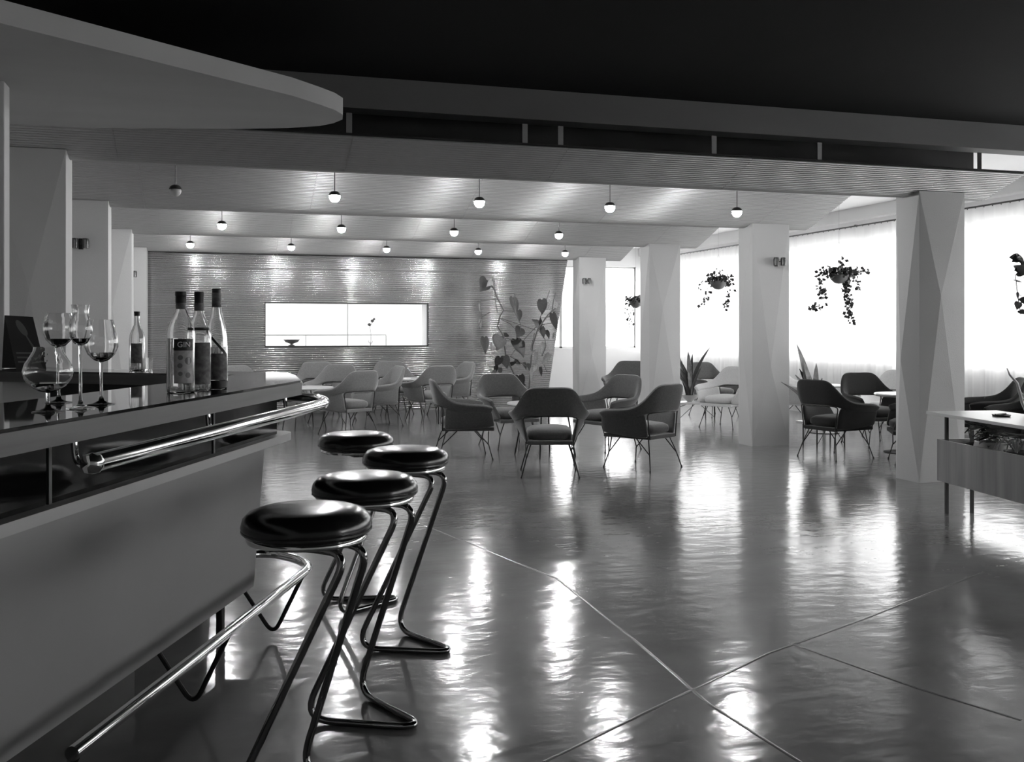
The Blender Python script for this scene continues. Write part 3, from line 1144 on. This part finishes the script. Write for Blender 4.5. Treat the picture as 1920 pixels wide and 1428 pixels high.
def snake_plant(p, z, sc, blades, label, ped=True):
    t = thing('snake_plant', label, 'plant', (p[0], p[1], z), 0, 'snake plants on low benches')
    bowl_ = MB().lathe([(r_ * sc, z_) for r_, z_ in [(0, 0), (.05, 0), (.055, .01), (.12, .05), (.16, .085), (.165, .10), (.15, .10), (.13, .085), (0, .08)]], 28).obj('bowl', M_pot, t)
    MB().lathe([(.13 * sc, .086), (.10 * sc, .095), (0, .10)], 20).obj('soil', M_soil, bowl_)
    for (ax, ay, h, w, bx) in blades:
        n = 9
        g = []
        tw0 = random.uniform(-.75, .2)
        for i in range(n + 1):
            s = i / n
            wd = w * (math.sin(math.pi * min(1, .18 + s * .82)) ** .6) * (1 if s < .98 else .1)
            cx = ax * .35 + bx * s * s * h + ax * s * .5
            cy = ay * .35 + ay * s * .5
            zz = .09 + h * s
            tw = tw0 + s * .35
            g.append([(cx - math.cos(tw) * wd / 2, cy - math.sin(tw) * wd / 2, zz), (cx, cy + .006, zz), (cx + math.cos(tw) * wd / 2, cy + math.sin(tw) * wd / 2, zz)])
        MB().sheet(g, .004).obj('leaf', M_leaf if random.random() < .6 else M_leaf_l, t, angle=80)
    return t


random.seed(3)
b1 = bench(6.72, 13.06, .255, 'low pale bench under the spreading snake plant', .78)
bl = [(-.10, 0, .58, .075, -.42), (-.06, .05, .62, .07, -.22), (-.03, -.04, .52, .075, -.55), (0, 0, .64, .075, -.04), (.03, .04, .60, .06, .06), (.05, 0, .72, .085, .42), (.05, -.05, .42, .06, .30), (-.08, -.05, .38, .065, -.50), (.08, .04, .40, .055, .18), (.0, -.06, .36, .06, -.15), (-.05, -.06, .30, .06, -.6), (.04, -.06, .32, .06, .2), (.02, .02, .5, .06, -.3)]
sp1 = snake_plant((6.66, 13.04), .255, .75, bl, 'spreading snake plant in a pale bowl near the third column')
b2 = bench(6.58, 9.62, .28, 'low pale bench beside the lamp column', .5)
bl2 = [(-.10, -.02, .36, .085, -.95), (-.05, .04, .78, .10, -.20), (0, 0, .62, .09, -.25), (.05, .02, .56, .08, .0), (-.06, -.06, .44, .08, -.5), (.07, -.04, .40, .08, .06), (.02, .05, .50, .075, -.35), (0, -.07, .40, .085, -.1), (.06, -.07, .34, .08, -.15), (-.03, -.08, .33, .08, -.4), (.09, .0, .30, .07, .1)]
sp2 = snake_plant((6.44, 9.60), .28, .85, bl2, 'dense snake plant in a pale bowl beside the lamp column')

# ================================================================== WOODEN PLANTER NEAR THE WINDOWS
q0 = at_z(1757, 900, .228)
az = math.radians(9.66)
pl = thing('planter_stand', 'wooden planter trough on black legs with a white top', 'planter', (q0.x, q0.y, 0), -az)
PW, PL, t = .33, 2.3, .018
# local: x across (to the right), y along (away); box reaches towards the viewer (negative y)
mb = MB().box(0, t, -PL, 0, .228, .525)
mb.obj('side_board', M_planter, pl, smooth=False)
MB().box(PW - t, PW, -PL, 0, .228, .525).obj('side_board', M_planter, pl, smooth=False)
MB().box(t, PW - t, -t, 0, .228, .525).obj('end_board', M_planter, pl, smooth=False)
MB().box(t, PW - t, -PL, -PL + t, .228, .525).obj('end_board', M_planter, pl, smooth=False)
MB().box(t, PW - t, -PL + t, -t, .235, .25).obj('bottom_board', M_planter, pl, smooth=False)
MB().box(t, PW - t, -PL + t, -t, .25, .40).obj('soil', M_soil, pl, smooth=False)
for s in (-.07, -PL + .07):
    for xx in (.032, PW - .105):
        MB().box(xx - .010, xx + .010, s - .010, s + .010, 0, .70).obj('leg', M_blackmetal, pl, smooth=False)
MB().box(-.05, PW + .17, -PL - .05, .06, .70, .722).obj('top_board', M_whitelam, pl, smooth=False, bevel=.003)


def pl_pt(x, y, z):
    c, s = math.cos(-az), math.sin(-az)
    return (q0.x + x * c - y * s, q0.y + x * s + y * c, z)


ash = thing('ashtray', 'small dark ashtray on the white planter top', 'ashtray', pl_pt(.22, -.42, .722), .3)
MB().lathe([(0, 0), (.055, 0), (.06, .014), (.05, .014), (.045, .006), (0, .006)], 18).obj('dish', M_blackmetal, ash)
MB().tube([(-.075, 0, .018), (.075, .01, .018)], .004, 8).obj('cigarette', M_shade, ash)


def heart_leaf(L, Wd):
    mb = MB()
    pts = [(0, 0), (.10, .20), (.30, .42), (.5, .5), (.70, .42), (.88, .20), (1.0, 0)]
    # x along leaf 0..1 , y half width
    g = []
    outline = [(0.0, .0), (-.10, .16), (-.06, .34), (.12, .47), (.35, .47), (.58, .36), (.80, .17), (1.0, 0.0)]
    vs = [(0.0, 0, 0), (.25, 0, -.03), (.55, 0, -.04), (.8, 0, -.02), (1.0, 0, -.05)]
    left = [(x, yy, .03 * math.sin(x * 3)) for x, yy in outline[1:-1]]
    n = len(left)
    v = [(L * a, Wd * b * 1.0, L * c) for a, b, c in vs]
    lo = len(v)
    v += [(L * a, Wd * b, L * c) for a, b, c in left]
    ro = len(v)
    v += [(L * a, -Wd * b, L * c) for a, b, c in left]
    f = []
    mid = [0, 0, 1, 1, 2, 3, 4]
    for side in (lo, ro):
        ch = [side + i for i in range(n)]
        seq = [(0, ch[0], ch[1]), (0, ch[1], ch[2], 1), (1, ch[2], ch[3]), (1, ch[3], ch[4], 2), (2, ch[4], ch[5], 3), (3, ch[5], 4)]
        for s_ in seq:
            f.append(s_ if side == lo else tuple(reversed(s_)))
    m_ = MB().add(v, f)
    return m_


LEAF_ME = {}
for nm, m in (('leaf', M_leaf), ('leaf_pale', M_leaf_l)):
    me = heart_leaf(1.0, 1.0).mesh(nm, angle=80)
    me.materials.append(m)
    LEAF_ME[nm] = me


def leaf(parent, p, d, up, size, kind='leaf', wide=.8):
    d = Vector(d).normalized()
    up = Vector(up)
    y = up.cross(d)
    if y.length < 1e-3:
        y = Vector((1, 0, 0)).cross(d)
    y.normalize()
    z = d.cross(y)
    o = bpy.data.objects.new('leaf', LEAF_ME[kind])
    COL.objects.link(o)
    o.parent = parent
    M = Matrix((d, y, z)).transposed().to_4x4()
    o.matrix_local = Matrix.Translation(Vector(p)) @ M @ Matrix.Diagonal((size, size * wide, size, 1))
    return o


random.seed(11)
pp = thing('trough_plant', 'bushy pale leaved plant in a round pot in the planter trough', 'plant', pl_pt(.165, -.40, .40), 0)
MB().lathe([(0, 0), (.07, 0), (.11, .04), (.12, .10), (.11, .15), (.10, .15), (.10, .11), (0, .10)], 22).obj('pot', M_pot, pp)
for i in range(64):
    a = random.uniform(0, 6.28)
    r = random.uniform(.0, .09)
    hgt = random.uniform(.15, .25)
    d = (math.cos(a), math.sin(a), random.uniform(-.4, .5))
    leaf(pp, (math.cos(a) * r, math.sin(a) * r, hgt), d, (0, 0, 1), random.uniform(.06, .11), random.choice(['leaf', 'leaf_pale', 'leaf_pale', 'leaf_pale']), .55)
gr = thing('trough_grass', 'trailing thin bladed plant hanging in the planter trough', 'plant', pl_pt(.17, -.66, .40), 0)
MB().lathe([(0, 0), (.06, 0), (.08, .12), (.07, .12), (.065, .1), (0, .1)], 18).obj('pot', M_potdark, gr)
for i in range(22):
    a = random.uniform(0, 6.28)
    l_ = random.uniform(.12, .20)
    c, s = math.cos(a), math.sin(a)
    MB().tube([(0, 0, .1), (c * l_ * .4, s * l_ * .4, .19), (c * l_ * .62, s * l_ * .62, .17), (c * l_ * .74, s * l_ * .74, .12)], .003, 5).obj('blade', M_leaf_l, gr)
# bare stalk at the frame edge
sk = thing('bare_stalk', 'pale forked stalk rising beside the planter top', 'plant', pl_pt(.78, -.35, 0), 0)
MB().lathe([(0, 0), (.09, 0), (.12, .2), (.11, .2), (.10, .18), (0, .18)], 20).obj('pot', M_potdark, sk)
sp = [at_t(x, y, 6.9) for x, y in ((1938, 800), (1917, 755), (1912, 735), (1907, 718), (1893, 702), (1888, 690))]
off = Vector(sk.location)
o = MB().tube([(0, 0, .18), (.02, 0, .45)] + [tuple(q - off) for q in sp], [.012, .012, .012, .011, .010, .009, .007, .003], 8).obj('stalk', M_pot, sk)
sp = [at_t(x, y, 6.9) for x, y in ((1912, 735), (1922, 742), (1935, 752))]
MB().tube([tuple(q - off) for q in sp], .006, 8).obj('side_shoot', M_pot, sk)

# ================================================================== CLIMBING PLANT
random.seed(5)
YPL = 14.75
base = at_Y(985, 700, YPL)
cp = thing('climbing_plant', 'tall climbing plant with heart shaped leaves by the slatted wall', 'plant', (base.x, YPL, 0))
loc = Vector((base.x, YPL, 0))
L_ = lambda x, y, dy=0.0: at_Y(x, y, YPL + dy) - loc
pot_ = MB().lathe([(0, 0), (.16, 0), (.19, .05), (.22, .34), (.225, .36), (.19, .36), (.18, .33), (0, .32)], 28).obj('pot', M_potdark, cp)
MB().lathe([(.18, .325), (.1, .34), (0, .345)], 20).obj('soil', M_soil, pot_)
R5 = lambda a, b: (820 + a / 5.1, 460 + b / 5.1)
stems = [[(700, 1420), (655, 1060), (630, 860), (575, 770), (595, 690), (635, 620), (580, 515), (545, 420), (505, 370)],
         [(575, 640), (555, 540), (545, 420), (530, 300)],
         [(780, 1420), (890, 1180), (910, 960), (960, 800), (1060, 660), (1130, 600)],
         [(580, 515), (415, 525), (410, 600), (430, 680), (400, 760)],
         [(595, 690), (940, 810)], [(600, 700), (700, 750), (745, 800)],
         [(635, 620), (770, 640)], [(575, 465), (735, 460), (740, 640), (800, 760), (780, 900)],
         [(890, 1180), (700, 1060), (740, 1000)], [(830, 900), (960, 760), (1075, 430)],
         [(1000, 760), (1100, 740)], [(1020, 690), (1110, 670)], [(960, 800), (1030, 900), (1040, 960), (1000, 1060)],
         [(890, 1000), (930, 840)], [(430, 680), (510, 635)], [(1100, 620), (1110, 530), (1130, 450)],
         [(1020, 1140), (1050, 1210)], [(640, 880), (730, 910)]]
for si, s in enumerate(stems):
    pts = [L_(*R5(a, b), dy=random.uniform(-.06, .06)) for a, b in s]
    if si in (0, 2):
        pts[0] = Vector((-.05 if si == 0 else .06, 0, .33))
    MB().tube(pts, .012 if si in (0, 2) else .006, 6).obj('stem', M_stem, cp, angle=80)
leaves = [(470, 330, 410, 440, .85, 0), (525, 340, 470, 395, .5, 1), (725, 500, 755, 665, .5, 0), (775, 620, 785, 730, .55, 0), (800, 790, 760, 880, .85, 0), (750, 900, 830, 1070, .7, 0),
          (1000, 520, 1005, 665, .85, 0), (1130, 540, 1030, 620, .7, 1), (1100, 650, 1140, 815, .45, 0), (985, 780, 905, 705, .5, 0), (990, 770, 985, 680, .4, 0), (1000, 780, 1020, 890, .5, 0),
          (1040, 810, 1070, 895, .4, 0), (1110, 840, 1100, 900, .4, 1), (600, 870, 570, 1005, .95, 0), (450, 880, 460, 1040, .5, 0), (640, 850, 690, 870, .7, 0), (515, 930, 520, 1020, .35, 1),
          (600, 1070, 555, 1160, .9, 0), (640, 1060, 670, 1180, .8, 0), (560, 1150, 560, 1220, .6, 0), (600, 1170, 600, 1240, .7, 0), (690, 1140, 760, 1110, .5, 0), (740, 1100, 800, 1140, .5, 0),
          (830, 1120, 850, 1190, .5, 0), (870, 1130, 880, 1200, .5, 0), (1020, 930, 1000, 1060, .5, 1), (945, 1020, 935, 1150, .45, 1), (1070, 1040, 995, 1140, .55, 1), (940, 1150, 920, 1210, .5, 1),
          (985, 1165, 995, 1255, .4, 0), (405, 560, 410, 640, .3, 1), (410, 710, 415, 800, .4, 1), (740, 1250, 800, 1290, .7, 0), (800, 1240, 830, 1330, .6, 0), (760, 1300, 850, 1340, .6, 0),
          (900, 1180, 895, 1320, .25, 1), (900, 1010, 890, 1060, .5, 1), (820, 920, 830, 1010, .35, 0), (640, 1240, 690, 1300, .6, 0), (560, 1200, 510, 1220, .5, 0)]
for a, b, c, d, wd, kd in leaves:
    p, q = L_(*R5(a, b), dy=random.uniform(-.12, .08)), L_(*R5(c, d), dy=random.uniform(-.12, .08))
    dd = q - p
    leaf(cp, p, dd, (random.uniform(-.3, .3), -1, random.uniform(-.1, .4)), dd.length, 'leaf_pale' if kd else 'leaf', wd)


# ================================================================== HANGING PLANTS
def small_leaves(mb, pts, n, size, spread):
    for i in range(n):
        k = random.uniform(0, len(pts) - 1.001)
        i0 = int(k)
        p = Vector(pts[i0]).lerp(Vector(pts[i0 + 1]), k - i0)
        p = p + Vector([random.uniform(-spread, spread) for _ in range(3)])
        d = Vector([random.uniform(-1, 1) for _ in range(3)]).normalized()
        e = d.cross(Vector((random.uniform(-1, 1), random.uniform(-1, 1), .3))).normalized()
        s = size * random.uniform(.6, 1.2)
        mb.add([p, p + d * s * .5 + e * s * .45, p + d * s, p + d * s * .5 - e * s * .45], [(0, 1, 2, 3)])


def ivy(px, py, X, label, vines, cord_top=2.95, r=.13, nleaf=26, size=.062, m=None):
    p = at_X(px, py, X)
    t = thing('hanging_plant', label, 'hanging plant', tuple(p), 0, 'hanging plants in front of the curtains')
    bowl_ = MB().lathe([(0, -r * .95), (r * .45, -r * .85), (r * .85, -r * .45), (r, 0), (r * .93, 0), (r * .8, -r * .35), (0, -r * .5)], 22).obj('bowl', M_potdark, t)
    MB().lathe([(r * .85, -.02), (r * .5, -.005), (0, 0)], 16).obj('soil', M_soil, bowl_)
    for k in range(3):
        a = k * 2.094
        MB().tube([(r * .97 * math.cos(a), r * .97 * math.sin(a), -.01), (0, 0, .45)], .002, 4).obj('cord', M_pot, t)
    MB().tube([(0, 0, .45), (0, 0, 3.05 - p.z)], .002, 4).obj('cord', M_pot, t)
    fo_ = MB()
    for v in vines:
        pts = [Vector((a, b, c)) for a, b, c in v]
        fo_.tube(pts, .003, 4)
        L = sum((b - a).length for a, b in zip(pts, pts[1:]))
        small_leaves(fo_, pts, int(nleaf * max(.3, L / .4)), size, .035)
    crown = [(r * .9 * math.cos(a), r * .9 * math.sin(a), .03) for a in [i * .6 for i in range(11)]]
    small_leaves(fo_, crown, 170, size, .06)
    o = fo_.obj('foliage', m or M_leaf, t, smooth=False)
    o['kind'] = 'stuff'
    return t


random.seed(21)
# directions: screen right is about (.957,-.29)
rx, ry = CS, -SN


def vn(*pts):
    return [(a * rx, a * ry, b) for a, b in pts]


ivy(1573, 515, 8.05, 'hanging ivy in a round bowl before the bright curtain, the larger one',
    [vn((-.10, .02), (-.20, .02), (-.24, -.15), (-.24, -.28)), vn((-.2, -.2), (-.22, -.36), (-.32, -.44), (-.42, -.45)),
     vn((.10, .02), (.14, -.10), (.12, -.25), (.10, -.40), (.12, -.52), (.16, -.65)), vn((.08, .02), (.10, -.15), (.14, -.35), (.14, -.45)),
     vn((.10, .05), (.24, .06), (.40, .04)), vn((.12, .04), (.24, .0), (.27, -.15), (.26, -.22)), vn((.03, .05), (.05, .22)), vn((.05, 0), (.09, -.1), (.07, -.3)),
     vn((-.1, .05), (-.22, .06), (-.26, -.02))], nleaf=46)
ivy(1347, 527, 8.05, 'hanging ivy in a round bowl before the curtain beside the lamp column',
    [vn((-.1, .02), (-.26, 0), (-.30, -.14)), vn((-.08, 0), (-.18, -.18), (-.24, -.30), (-.28, -.40)), vn((.1, .02), (.20, -.06), (.24, -.2)), vn((.1, 0), (.18, -.22), (.14, -.38), (.10, -.44)),
     vn((.1, .04), (.28, .05)), vn((0, .04), (-.06, .2)), vn((-.02, .04), (.08, .17))], r=.15, nleaf=26)
ivy(1192, 565, 8.1, 'hanging ivy mostly hidden behind the third column',
    [vn((-.05, 0), (-.15, .05), (-.18, -.2), (-.16, -.5)), vn((-.08, .05), (-.16, .15), (-.2, .05)), vn((-.02, 0), (-.1, -.3), (-.06, -.6))], r=.14, nleaf=22)
# fleshy plant at the frame edge
pw_ = at_X(1925, 497, 7.6)
fp = thing('hanging_plant', 'fleshy round leaved hanging plant by the window near the planter', 'hanging plant', tuple(pw_), 0, 'hanging plants in front of the curtains')
MB().lathe([(0, -.10), (.06, -.09), (.10, -.05), (.12, 0), (.11, 0), (0, -.05)], 20).obj('bowl', M_potdark, fp)
MB().tube([(0, 0, -.03), (0, 0, 3.05 - pw_.z)], .003, 5).obj('cord', M_pot, fp)
for v in (vn((-.04, 0), (-.11, -.10), (-.09, -.28), (-.06, -.48)), vn((0, 0), (.02, -.2), (0, -.36)), vn((.05, 0), (.14, -.1), (.15, -.4)), vn((-.02, .02), (-.10, .10))):
    MB().tube(v, .005, 5).obj('vine', M_stem, fp)
    for i in range(9):
        k = random.uniform(0, len(v) - 1.001)
        a, b = Vector(v[int(k)]), Vector(v[int(k) + 1])
        q = a.lerp(b, k - int(k))
        leaf(fp, q, (random.uniform(-1, 1), random.uniform(-1, 1), random.uniform(-.8, .3)), (random.uniform(-.4, .4), -1, .2), random.uniform(.06, .10), 'leaf', 1.0)


# ================================================================== LAMPS
def make_pendant(bulb):
    t = thing('pendant_lamp', None, 'pendant lamp', (0, 0, 0), 0, 'pendant lamps under the slatted ceiling')
    MB().tube([(0, 0, .045), (0, 0, .40)], .005, 6).obj('stem', M_chrome, t)
    MB().lathe([(0, .40), (.035, .40), (.035, .425), (0, .43)], 14).obj('ceiling_cup', M_shade, t)
    MB().lathe([(.012, .05), (.030, .045), (.046, .030), (.053, .010), (.050, .010), (.04, .026), (.0, .036)], 18).obj('reflector', M_shade, t)
    MB().lathe([(0, -.048), (.020, -.044), (.037, -.031), (.046, -.010), (.047, .006), (.038, .022), (0, .03)], 16).obj('bulb', bulb, t)
    return t


pen = make_pendant(M_bulb)
first = True
rows = [(8.615, [1.005, 2.30, 3.57, 4.91], 'lit pendant lamp in the row hanging right behind the first wave of slats'),
        (11.345, [.09, 1.40, 2.72, 4.03], 'lit pendant lamp in the middle row of the slatted ceiling'),
        (14.075, [-.30, 1.04, 2.38, 3.74, 5.10], 'lit pendant lamp in the last row before the slatted wall')]
for Y, xs, l in rows:
    for x in xs:
        o = pen if first else copy_tree(pen)
        first = False
        o.location = (x, Y, 2.46)
        o['label'] = l
unl = make_pendant(M_pot)
unl.location = (-.30, 8.615, 2.46)
unl['label'] = 'unlit pendant lamp next to the wall pilasters'


def sconce(loc, label, side='front'):
    t = thing('wall_lamp', label, 'wall lamp', loc, 0, 'wall lamps on the columns')
    MB().box(-.02, .02, -.012, .0, -.05, .05).obj('back_plate', M_blackmetal, t, smooth=False)
    MB().tube([(0, -.012, 0), (0, -.075, 0)], .008, 8).obj('arm', M_blackmetal, t)
    for sx in (-1, 1):
        shd = MB().lathe([(.0, -.045), (.030, -.045), (.033, .02), (.026, .045), (0, .05)], 14, (sx * .045, -.075, 0)).obj('lamp_shade', M_shade, t)
        MB().box(sx * .045 - .002, sx * .045 + .002, -.112, -.108, -.06, .03).obj('clip', M_pot, shd, smooth=False)
    return t


p = at_Y(1455, 491, COLY[1] - .02)
sconce((p.x, COLY[1] - .022, p.z), 'small twin wall lamp on the column beside the hanging ivy')
p = at_Y(1097, 527, COLY[3] - .02)
sconce((p.x, COLY[3] - .022, p.z), 'small twin wall lamp on the column beside the climbing plant')
p = at_Y(152, 457, COLY[1] - .02)
sconce((p.x, COLY[1] - .012, p.z), 'small twin wall lamp on the pilaster behind the bar')
p = at_Y(247, 514, COLY[3] - .02)
sconce((p.x, COLY[3] - .012, p.z), 'small twin wall lamp on the pilaster by the slatted wall')

# ================================================================== THINGS ON THE BAR
def stem_glass(px, py, name, label, prof_bowl, stem_h, foot_r, liq=None):
    """prof_bowl: outer (r,z) from the stem top, z measured from the stem top"""
    p = at_z(px, py, ZB)
    t = thing(name, label, 'glass', tuple(p), 0, 'stemmed glasses on the bar')
    foot = [(0, 0), (foot_r, .0), (foot_r, .002), (foot_r * .6, .004), (.008, .010), (.0042, .022), (.0038, stem_h * .6), (.0046, stem_h - .004)]
    th = .0012
    outer = [(r, stem_h + z) for r, z in prof_bowl]
    inner = [(max(0, r - th), stem_h + z + (.003 if i == 0 else 0)) for i, (r, z) in enumerate(prof_bowl)]
    prof = foot + outer + [(inner[-1][0], inner[-1][1])] + list(reversed(inner[:-1])) + [(0, stem_h + .004)]
    MB().lathe(prof, 32).obj('glass_body', M_glass, t, angle=50)
    if liq:
        lv = [(0, stem_h + .0045)]
        prev = None
        for (r, z) in prof_bowl:
            if z <= liq:
                lv.append((max(.001, r - th - .0004), stem_h + z + .003))
            else:
                if prev:
                    k = (liq - prev[1]) / (z - prev[1])
                    rr = prev[0] + (r - prev[0]) * k
                    lv.append((rr - th - .0004, stem_h + liq))
                break
            prev = (r, z)
        lv.append((0, stem_h + liq))
        MB().lathe(lv, 28).obj('drink', M_liquid_d, t, angle=40)
    return t


stem_glass(90, 772, 'brandy_snifter', 'wide brandy snifter with a narrow mouth on a short stem',
           [(.005, 0), (.020, .004), (.040, .016), (.053, .034), (.057, .052), (.052, .070), (.042, .086), (.034, .100), (.032, .110)], .046, .036, .024)
stem_glass(110, 755, 'wine_glass', 'egg shaped wine glass behind the brandy snifter',
           [(.005, 0), (.018, .005), (.032, .020), (.039, .040), (.040, .055), (.036, .078), (.031, .092)], .150, .034, .022)
stem_glass(151, 766, 'tall_glass', 'tallest stemmed glass with a waisted bowl and flared rim',
           [(.005, 0), (.016, .006), (.025, .022), (.0285, .038), (.0265, .055), (.0205, .075), (.0195, .088), (.022, .102)], .158, .034, .018)
stem_glass(190, 758, 'wine_glass', 'tapered wine glass holding a drink next to the tallest glass',
           [(.005, 0), (.018, .005), (.034, .020), (.042, .040), (.041, .060), (.036, .085), (.029, .112)], .112, .035, .026)


def text_mesh(body, size):
    cu = bpy.data.curves.new('t', 'FONT')
    cu.body = body
    cu.size = size
    cu.align_x = 'CENTER'
    cu.align_y = 'CENTER'
    o = bpy.data.objects.new('t', cu)
    COL.objects.link(o)
    dg = bpy.context.evaluated_depsgraph_get()
    me = bpy.data.meshes.new_from_object(o.evaluated_get(dg))
    bpy.data.objects.remove(o)
    return me


def bend(me, R, zc, a0):
    for v in me.vertices:
        a = a0 + v.co.x / R
        v.co = Vector((R * math.cos(a), R * math.sin(a), zc + v.co.y))


def band(R, z0, z1, a0, a1, n=14, th=.0006):
    g = [[(R * math.cos(a0 + (a1 - a0) * i / n), R * math.sin(a0 + (a1 - a0) * i / n), z) for z in (z0, z1)] for i in range(n + 1)]
    return MB().sheet(g, th)


LASTLAB = []


def bottle(px, py, z, label, prof, cap, caps=(.0165, .03), liquid=None, labels=(), gin=False, lm=None, t_override=None):
    p = at_z(px, py, z)
    t = thing('bottle', label, 'bottle', tuple(p), 0, 'bottles on the bar')
    th = .0025
    outer = prof
    inner = [(max(.0, r - th), zz + (th if i < 2 else 0)) for i, (r, zz) in enumerate(prof)]
    full = outer + list(reversed(inner))
    MB().lathe([(0, 0)] + full + [(0, inner[1][1])], 36).obj('glass_body', M_glass, t, angle=40)
    top = prof[-1][1]
    MB().lathe([(0, top - .004), (caps[0], top - .004), (caps[0], top + caps[1] * .55), (caps[0] * 1.08, top + caps[1] * .6), (caps[0] * 1.05, top + caps[1]), (0, top + caps[1])], 20).obj('cap', cap, t, angle=40)
    if liquid:
        lv = [(0, .004)]
        prev = None
        for (r, zz) in prof:
            if zz <= liquid:
                lv.append((max(.001, r - th - .0006), max(zz, .004)))
            else:
                k = (liquid - prev[1]) / (zz - prev[1])
                lv.append((prev[0] + (r - prev[0]) * k - th - .0006, liquid))
                break
            prev = (r, zz)
        lv.append((0, liquid))
        MB().lathe(lv, 30).obj('liquor', lm or M_liquid, t, angle=40)
    aim = math.atan2(-p.y, -p.x)
    for (R, z0, z1, half, off, m) in labels:
        LASTLAB.append(band(R, z0, z1, aim + off - half, aim + off + half).obj('label_paper', m, t))
    return t, aim


gp = [(.040, 0), (.043, .004), (.0435, .02), (.0435, .185), (.042, .200), (.034, .222), (.022, .245), (.0155, .262), (.0145, .285)]
g_, aim = bottle(339, 735, ZB, 'clear gin bottle with dark label reading GIN and a black screw cap', gp, M_black, (.0165, .032), .17,
                 [(.0441, .030, .135, .70, .22, M_label_l), (.0445, .132, .168, .70, .22, M_black), (.0155, .262, .284, 3.14, 0, M_label)])
tm = text_mesh('GIN', .024)
bend(tm, .0456, .150, aim + .22)
link('gin_lettering', tm, M_whiteprint, LASTLAB[1])
for (a, z, r) in ((-.25, .11, .008), (.30, .10, .012), (.28, .055, .009), (-.25, .06, .007), (-.28, .085, .008)):
    k = [(.0447 * math.cos(aim + .22 + a + r / .0447 * math.cos(q)), .0447 * math.sin(aim + .22 + a + r / .0447 * math.cos(q)), z + r * math.sin(q)) for q in [i * math.pi / 5 for i in range(10)]]
    MB().add(k, [tuple(range(10))]).obj('label_ornament', M_greyprint, LASTLAB[0], smooth=False)
bottle(373, 731, ZB, 'dark labelled liqueur bottle between the gin and the slim ribbon bottle',
       [(.036, 0), (.0385, .004), (.039, .02), (.039, .175), (.037, .190), (.028, .218), (.018, .245), (.0145, .262), (.014, .285)], M_black, (.0145, .035), .15,
       [(.0396, .02, .155, 1.0, .1, M_label), (.0152, .258, .284, 3.14, 0, M_label), (.034, .195, .204, 1.2, 0, M_black)])
rb, aim3 = bottle(406, 728, ZB, 'slim tapering bottle with foil neck and a diagonal ribbon',
                  [(.033, 0), (.036, .004), (.0365, .02), (.0365, .12), (.034, .17), (.027, .215), (.019, .25), (.0145, .285), (.014, .322)], M_blackmetal, (.0148, .012), .14,
                  [(.0372, .03, .118, 1.1, 0, M_label), (.0153, .272, .320, 3.14, 0, M_label), (.0372, .004, .026, 3.14, 0, M_black)], lm=M_liquid_d)
# ribbon spiralling round the slim bottle
g = []
for i in range(19):
    s = i / 18
    zc = .205 - .095 * s
    R = .0376 if zc < .12 else .0376 - (zc - .12) * .085 + .0006
    a = aim3 - 1.3 + 2.3 * s
    g.append([(R * math.cos(a), R * math.sin(a), zc - .006), (R * math.cos(a), R * math.sin(a), zc + .006)])
MB().sheet(g, .001).obj('ribbon', M_black, rb)
bottle(257, 694, ZB, 'small clear bottle with a dark label on the other arm of the bar',
       [(.033, 0), (.0355, .004), (.036, .02), (.036, .150), (.034, .170), (.022, .200), (.014, .220), (.0125, .265)], M_black, (.013, .018), .12,
       [(.0366, .035, .13, .75, -.1, M_label)])
p = at_z(279, 694, ZB)
sg = thing('shot_glass', 'little clear tumbler beside the small bottle', 'glass', tuple(p), 0)
MB().lathe([(0, 0), (.016, 0), (.019, .06), (.0178, .06), (.015, .006), (0, .006)], 20).obj('glass_body', M_glass, sg)

# tent card
tp = at_z(58, 692, ZB)
tcd = thing('menu_card', 'black tent card with a spoon picture on the bar', 'card', tuple(tp), 0)
Lc = lambda x, y, t_: at_t(x, y, t_) - tp
tz = (tp - Vector((0, 0, EYE))).dot(Vector((SN, CS, 0)))
c0, c1, c2, c3 = Lc(31, 692, tz), Lc(86, 692, tz - .03), Lc(62, 594, tz + .06), Lc(9, 591, tz + .09)
c0.z = c1.z = 0.0
nn = (c1 - c0).cross(c3 - c0).normalized() * .002


def quad_slab(a, b, c, d, n, m, name):
    return MB().add([a, b, c, d, a + n, b + n, c + n, d + n], [(0, 1, 2, 3), (7, 6, 5, 4), (0, 4, 5, 1), (1, 5, 6, 2), (2, 6, 7, 3), (3, 7, 4, 0)]).obj(name, m, tcd, smooth=False)


quad_slab(c0, c1, c2, c3, nn, M_black, 'card_front')
bk0, bk1 = Lc(4, 692, tz + .16), Lc(60, 692, tz + .14)
bk0.z = bk1.z = 0.0
quad_slab(bk0, bk1, c2, c3, nn, M_black, 'card_rear')
if (nn.x * -tp.x + nn.y * -tp.y) < 0:
    fn = -nn * .4
else:
    fn = nn * 1.4
cu_ = lambda s, h: c0 + (c1 - c0) * s + (c3 - c0) * h + fn
ov = [cu_(.50 + .17 * math.cos(a) * .8 - .10 * math.sin(a), .76 + .15 * math.sin(a)) for a in [i * math.pi / 8 for i in range(16)]]
MB().add(ov, [tuple(range(16))]).obj('spoon_print', M_greyprint, tcd, smooth=False)
hs = [cu_(.56, .64), cu_(.62, .62), cu_(.80, .40), cu_(.72, .40)]
MB().add(hs, [(0, 1, 2, 3)]).obj('spoon_print', M_greyprint, tcd, smooth=False)
for h in (.12, .20, .28):
    q_ = [cu_(.12, h), cu_(.88, h), cu_(.88, h + .03), cu_(.12, h + .03)]
    MB().add(q_, [(0, 1, 2, 3)]).obj('printed_line', M_greyprint, tcd, smooth=False)
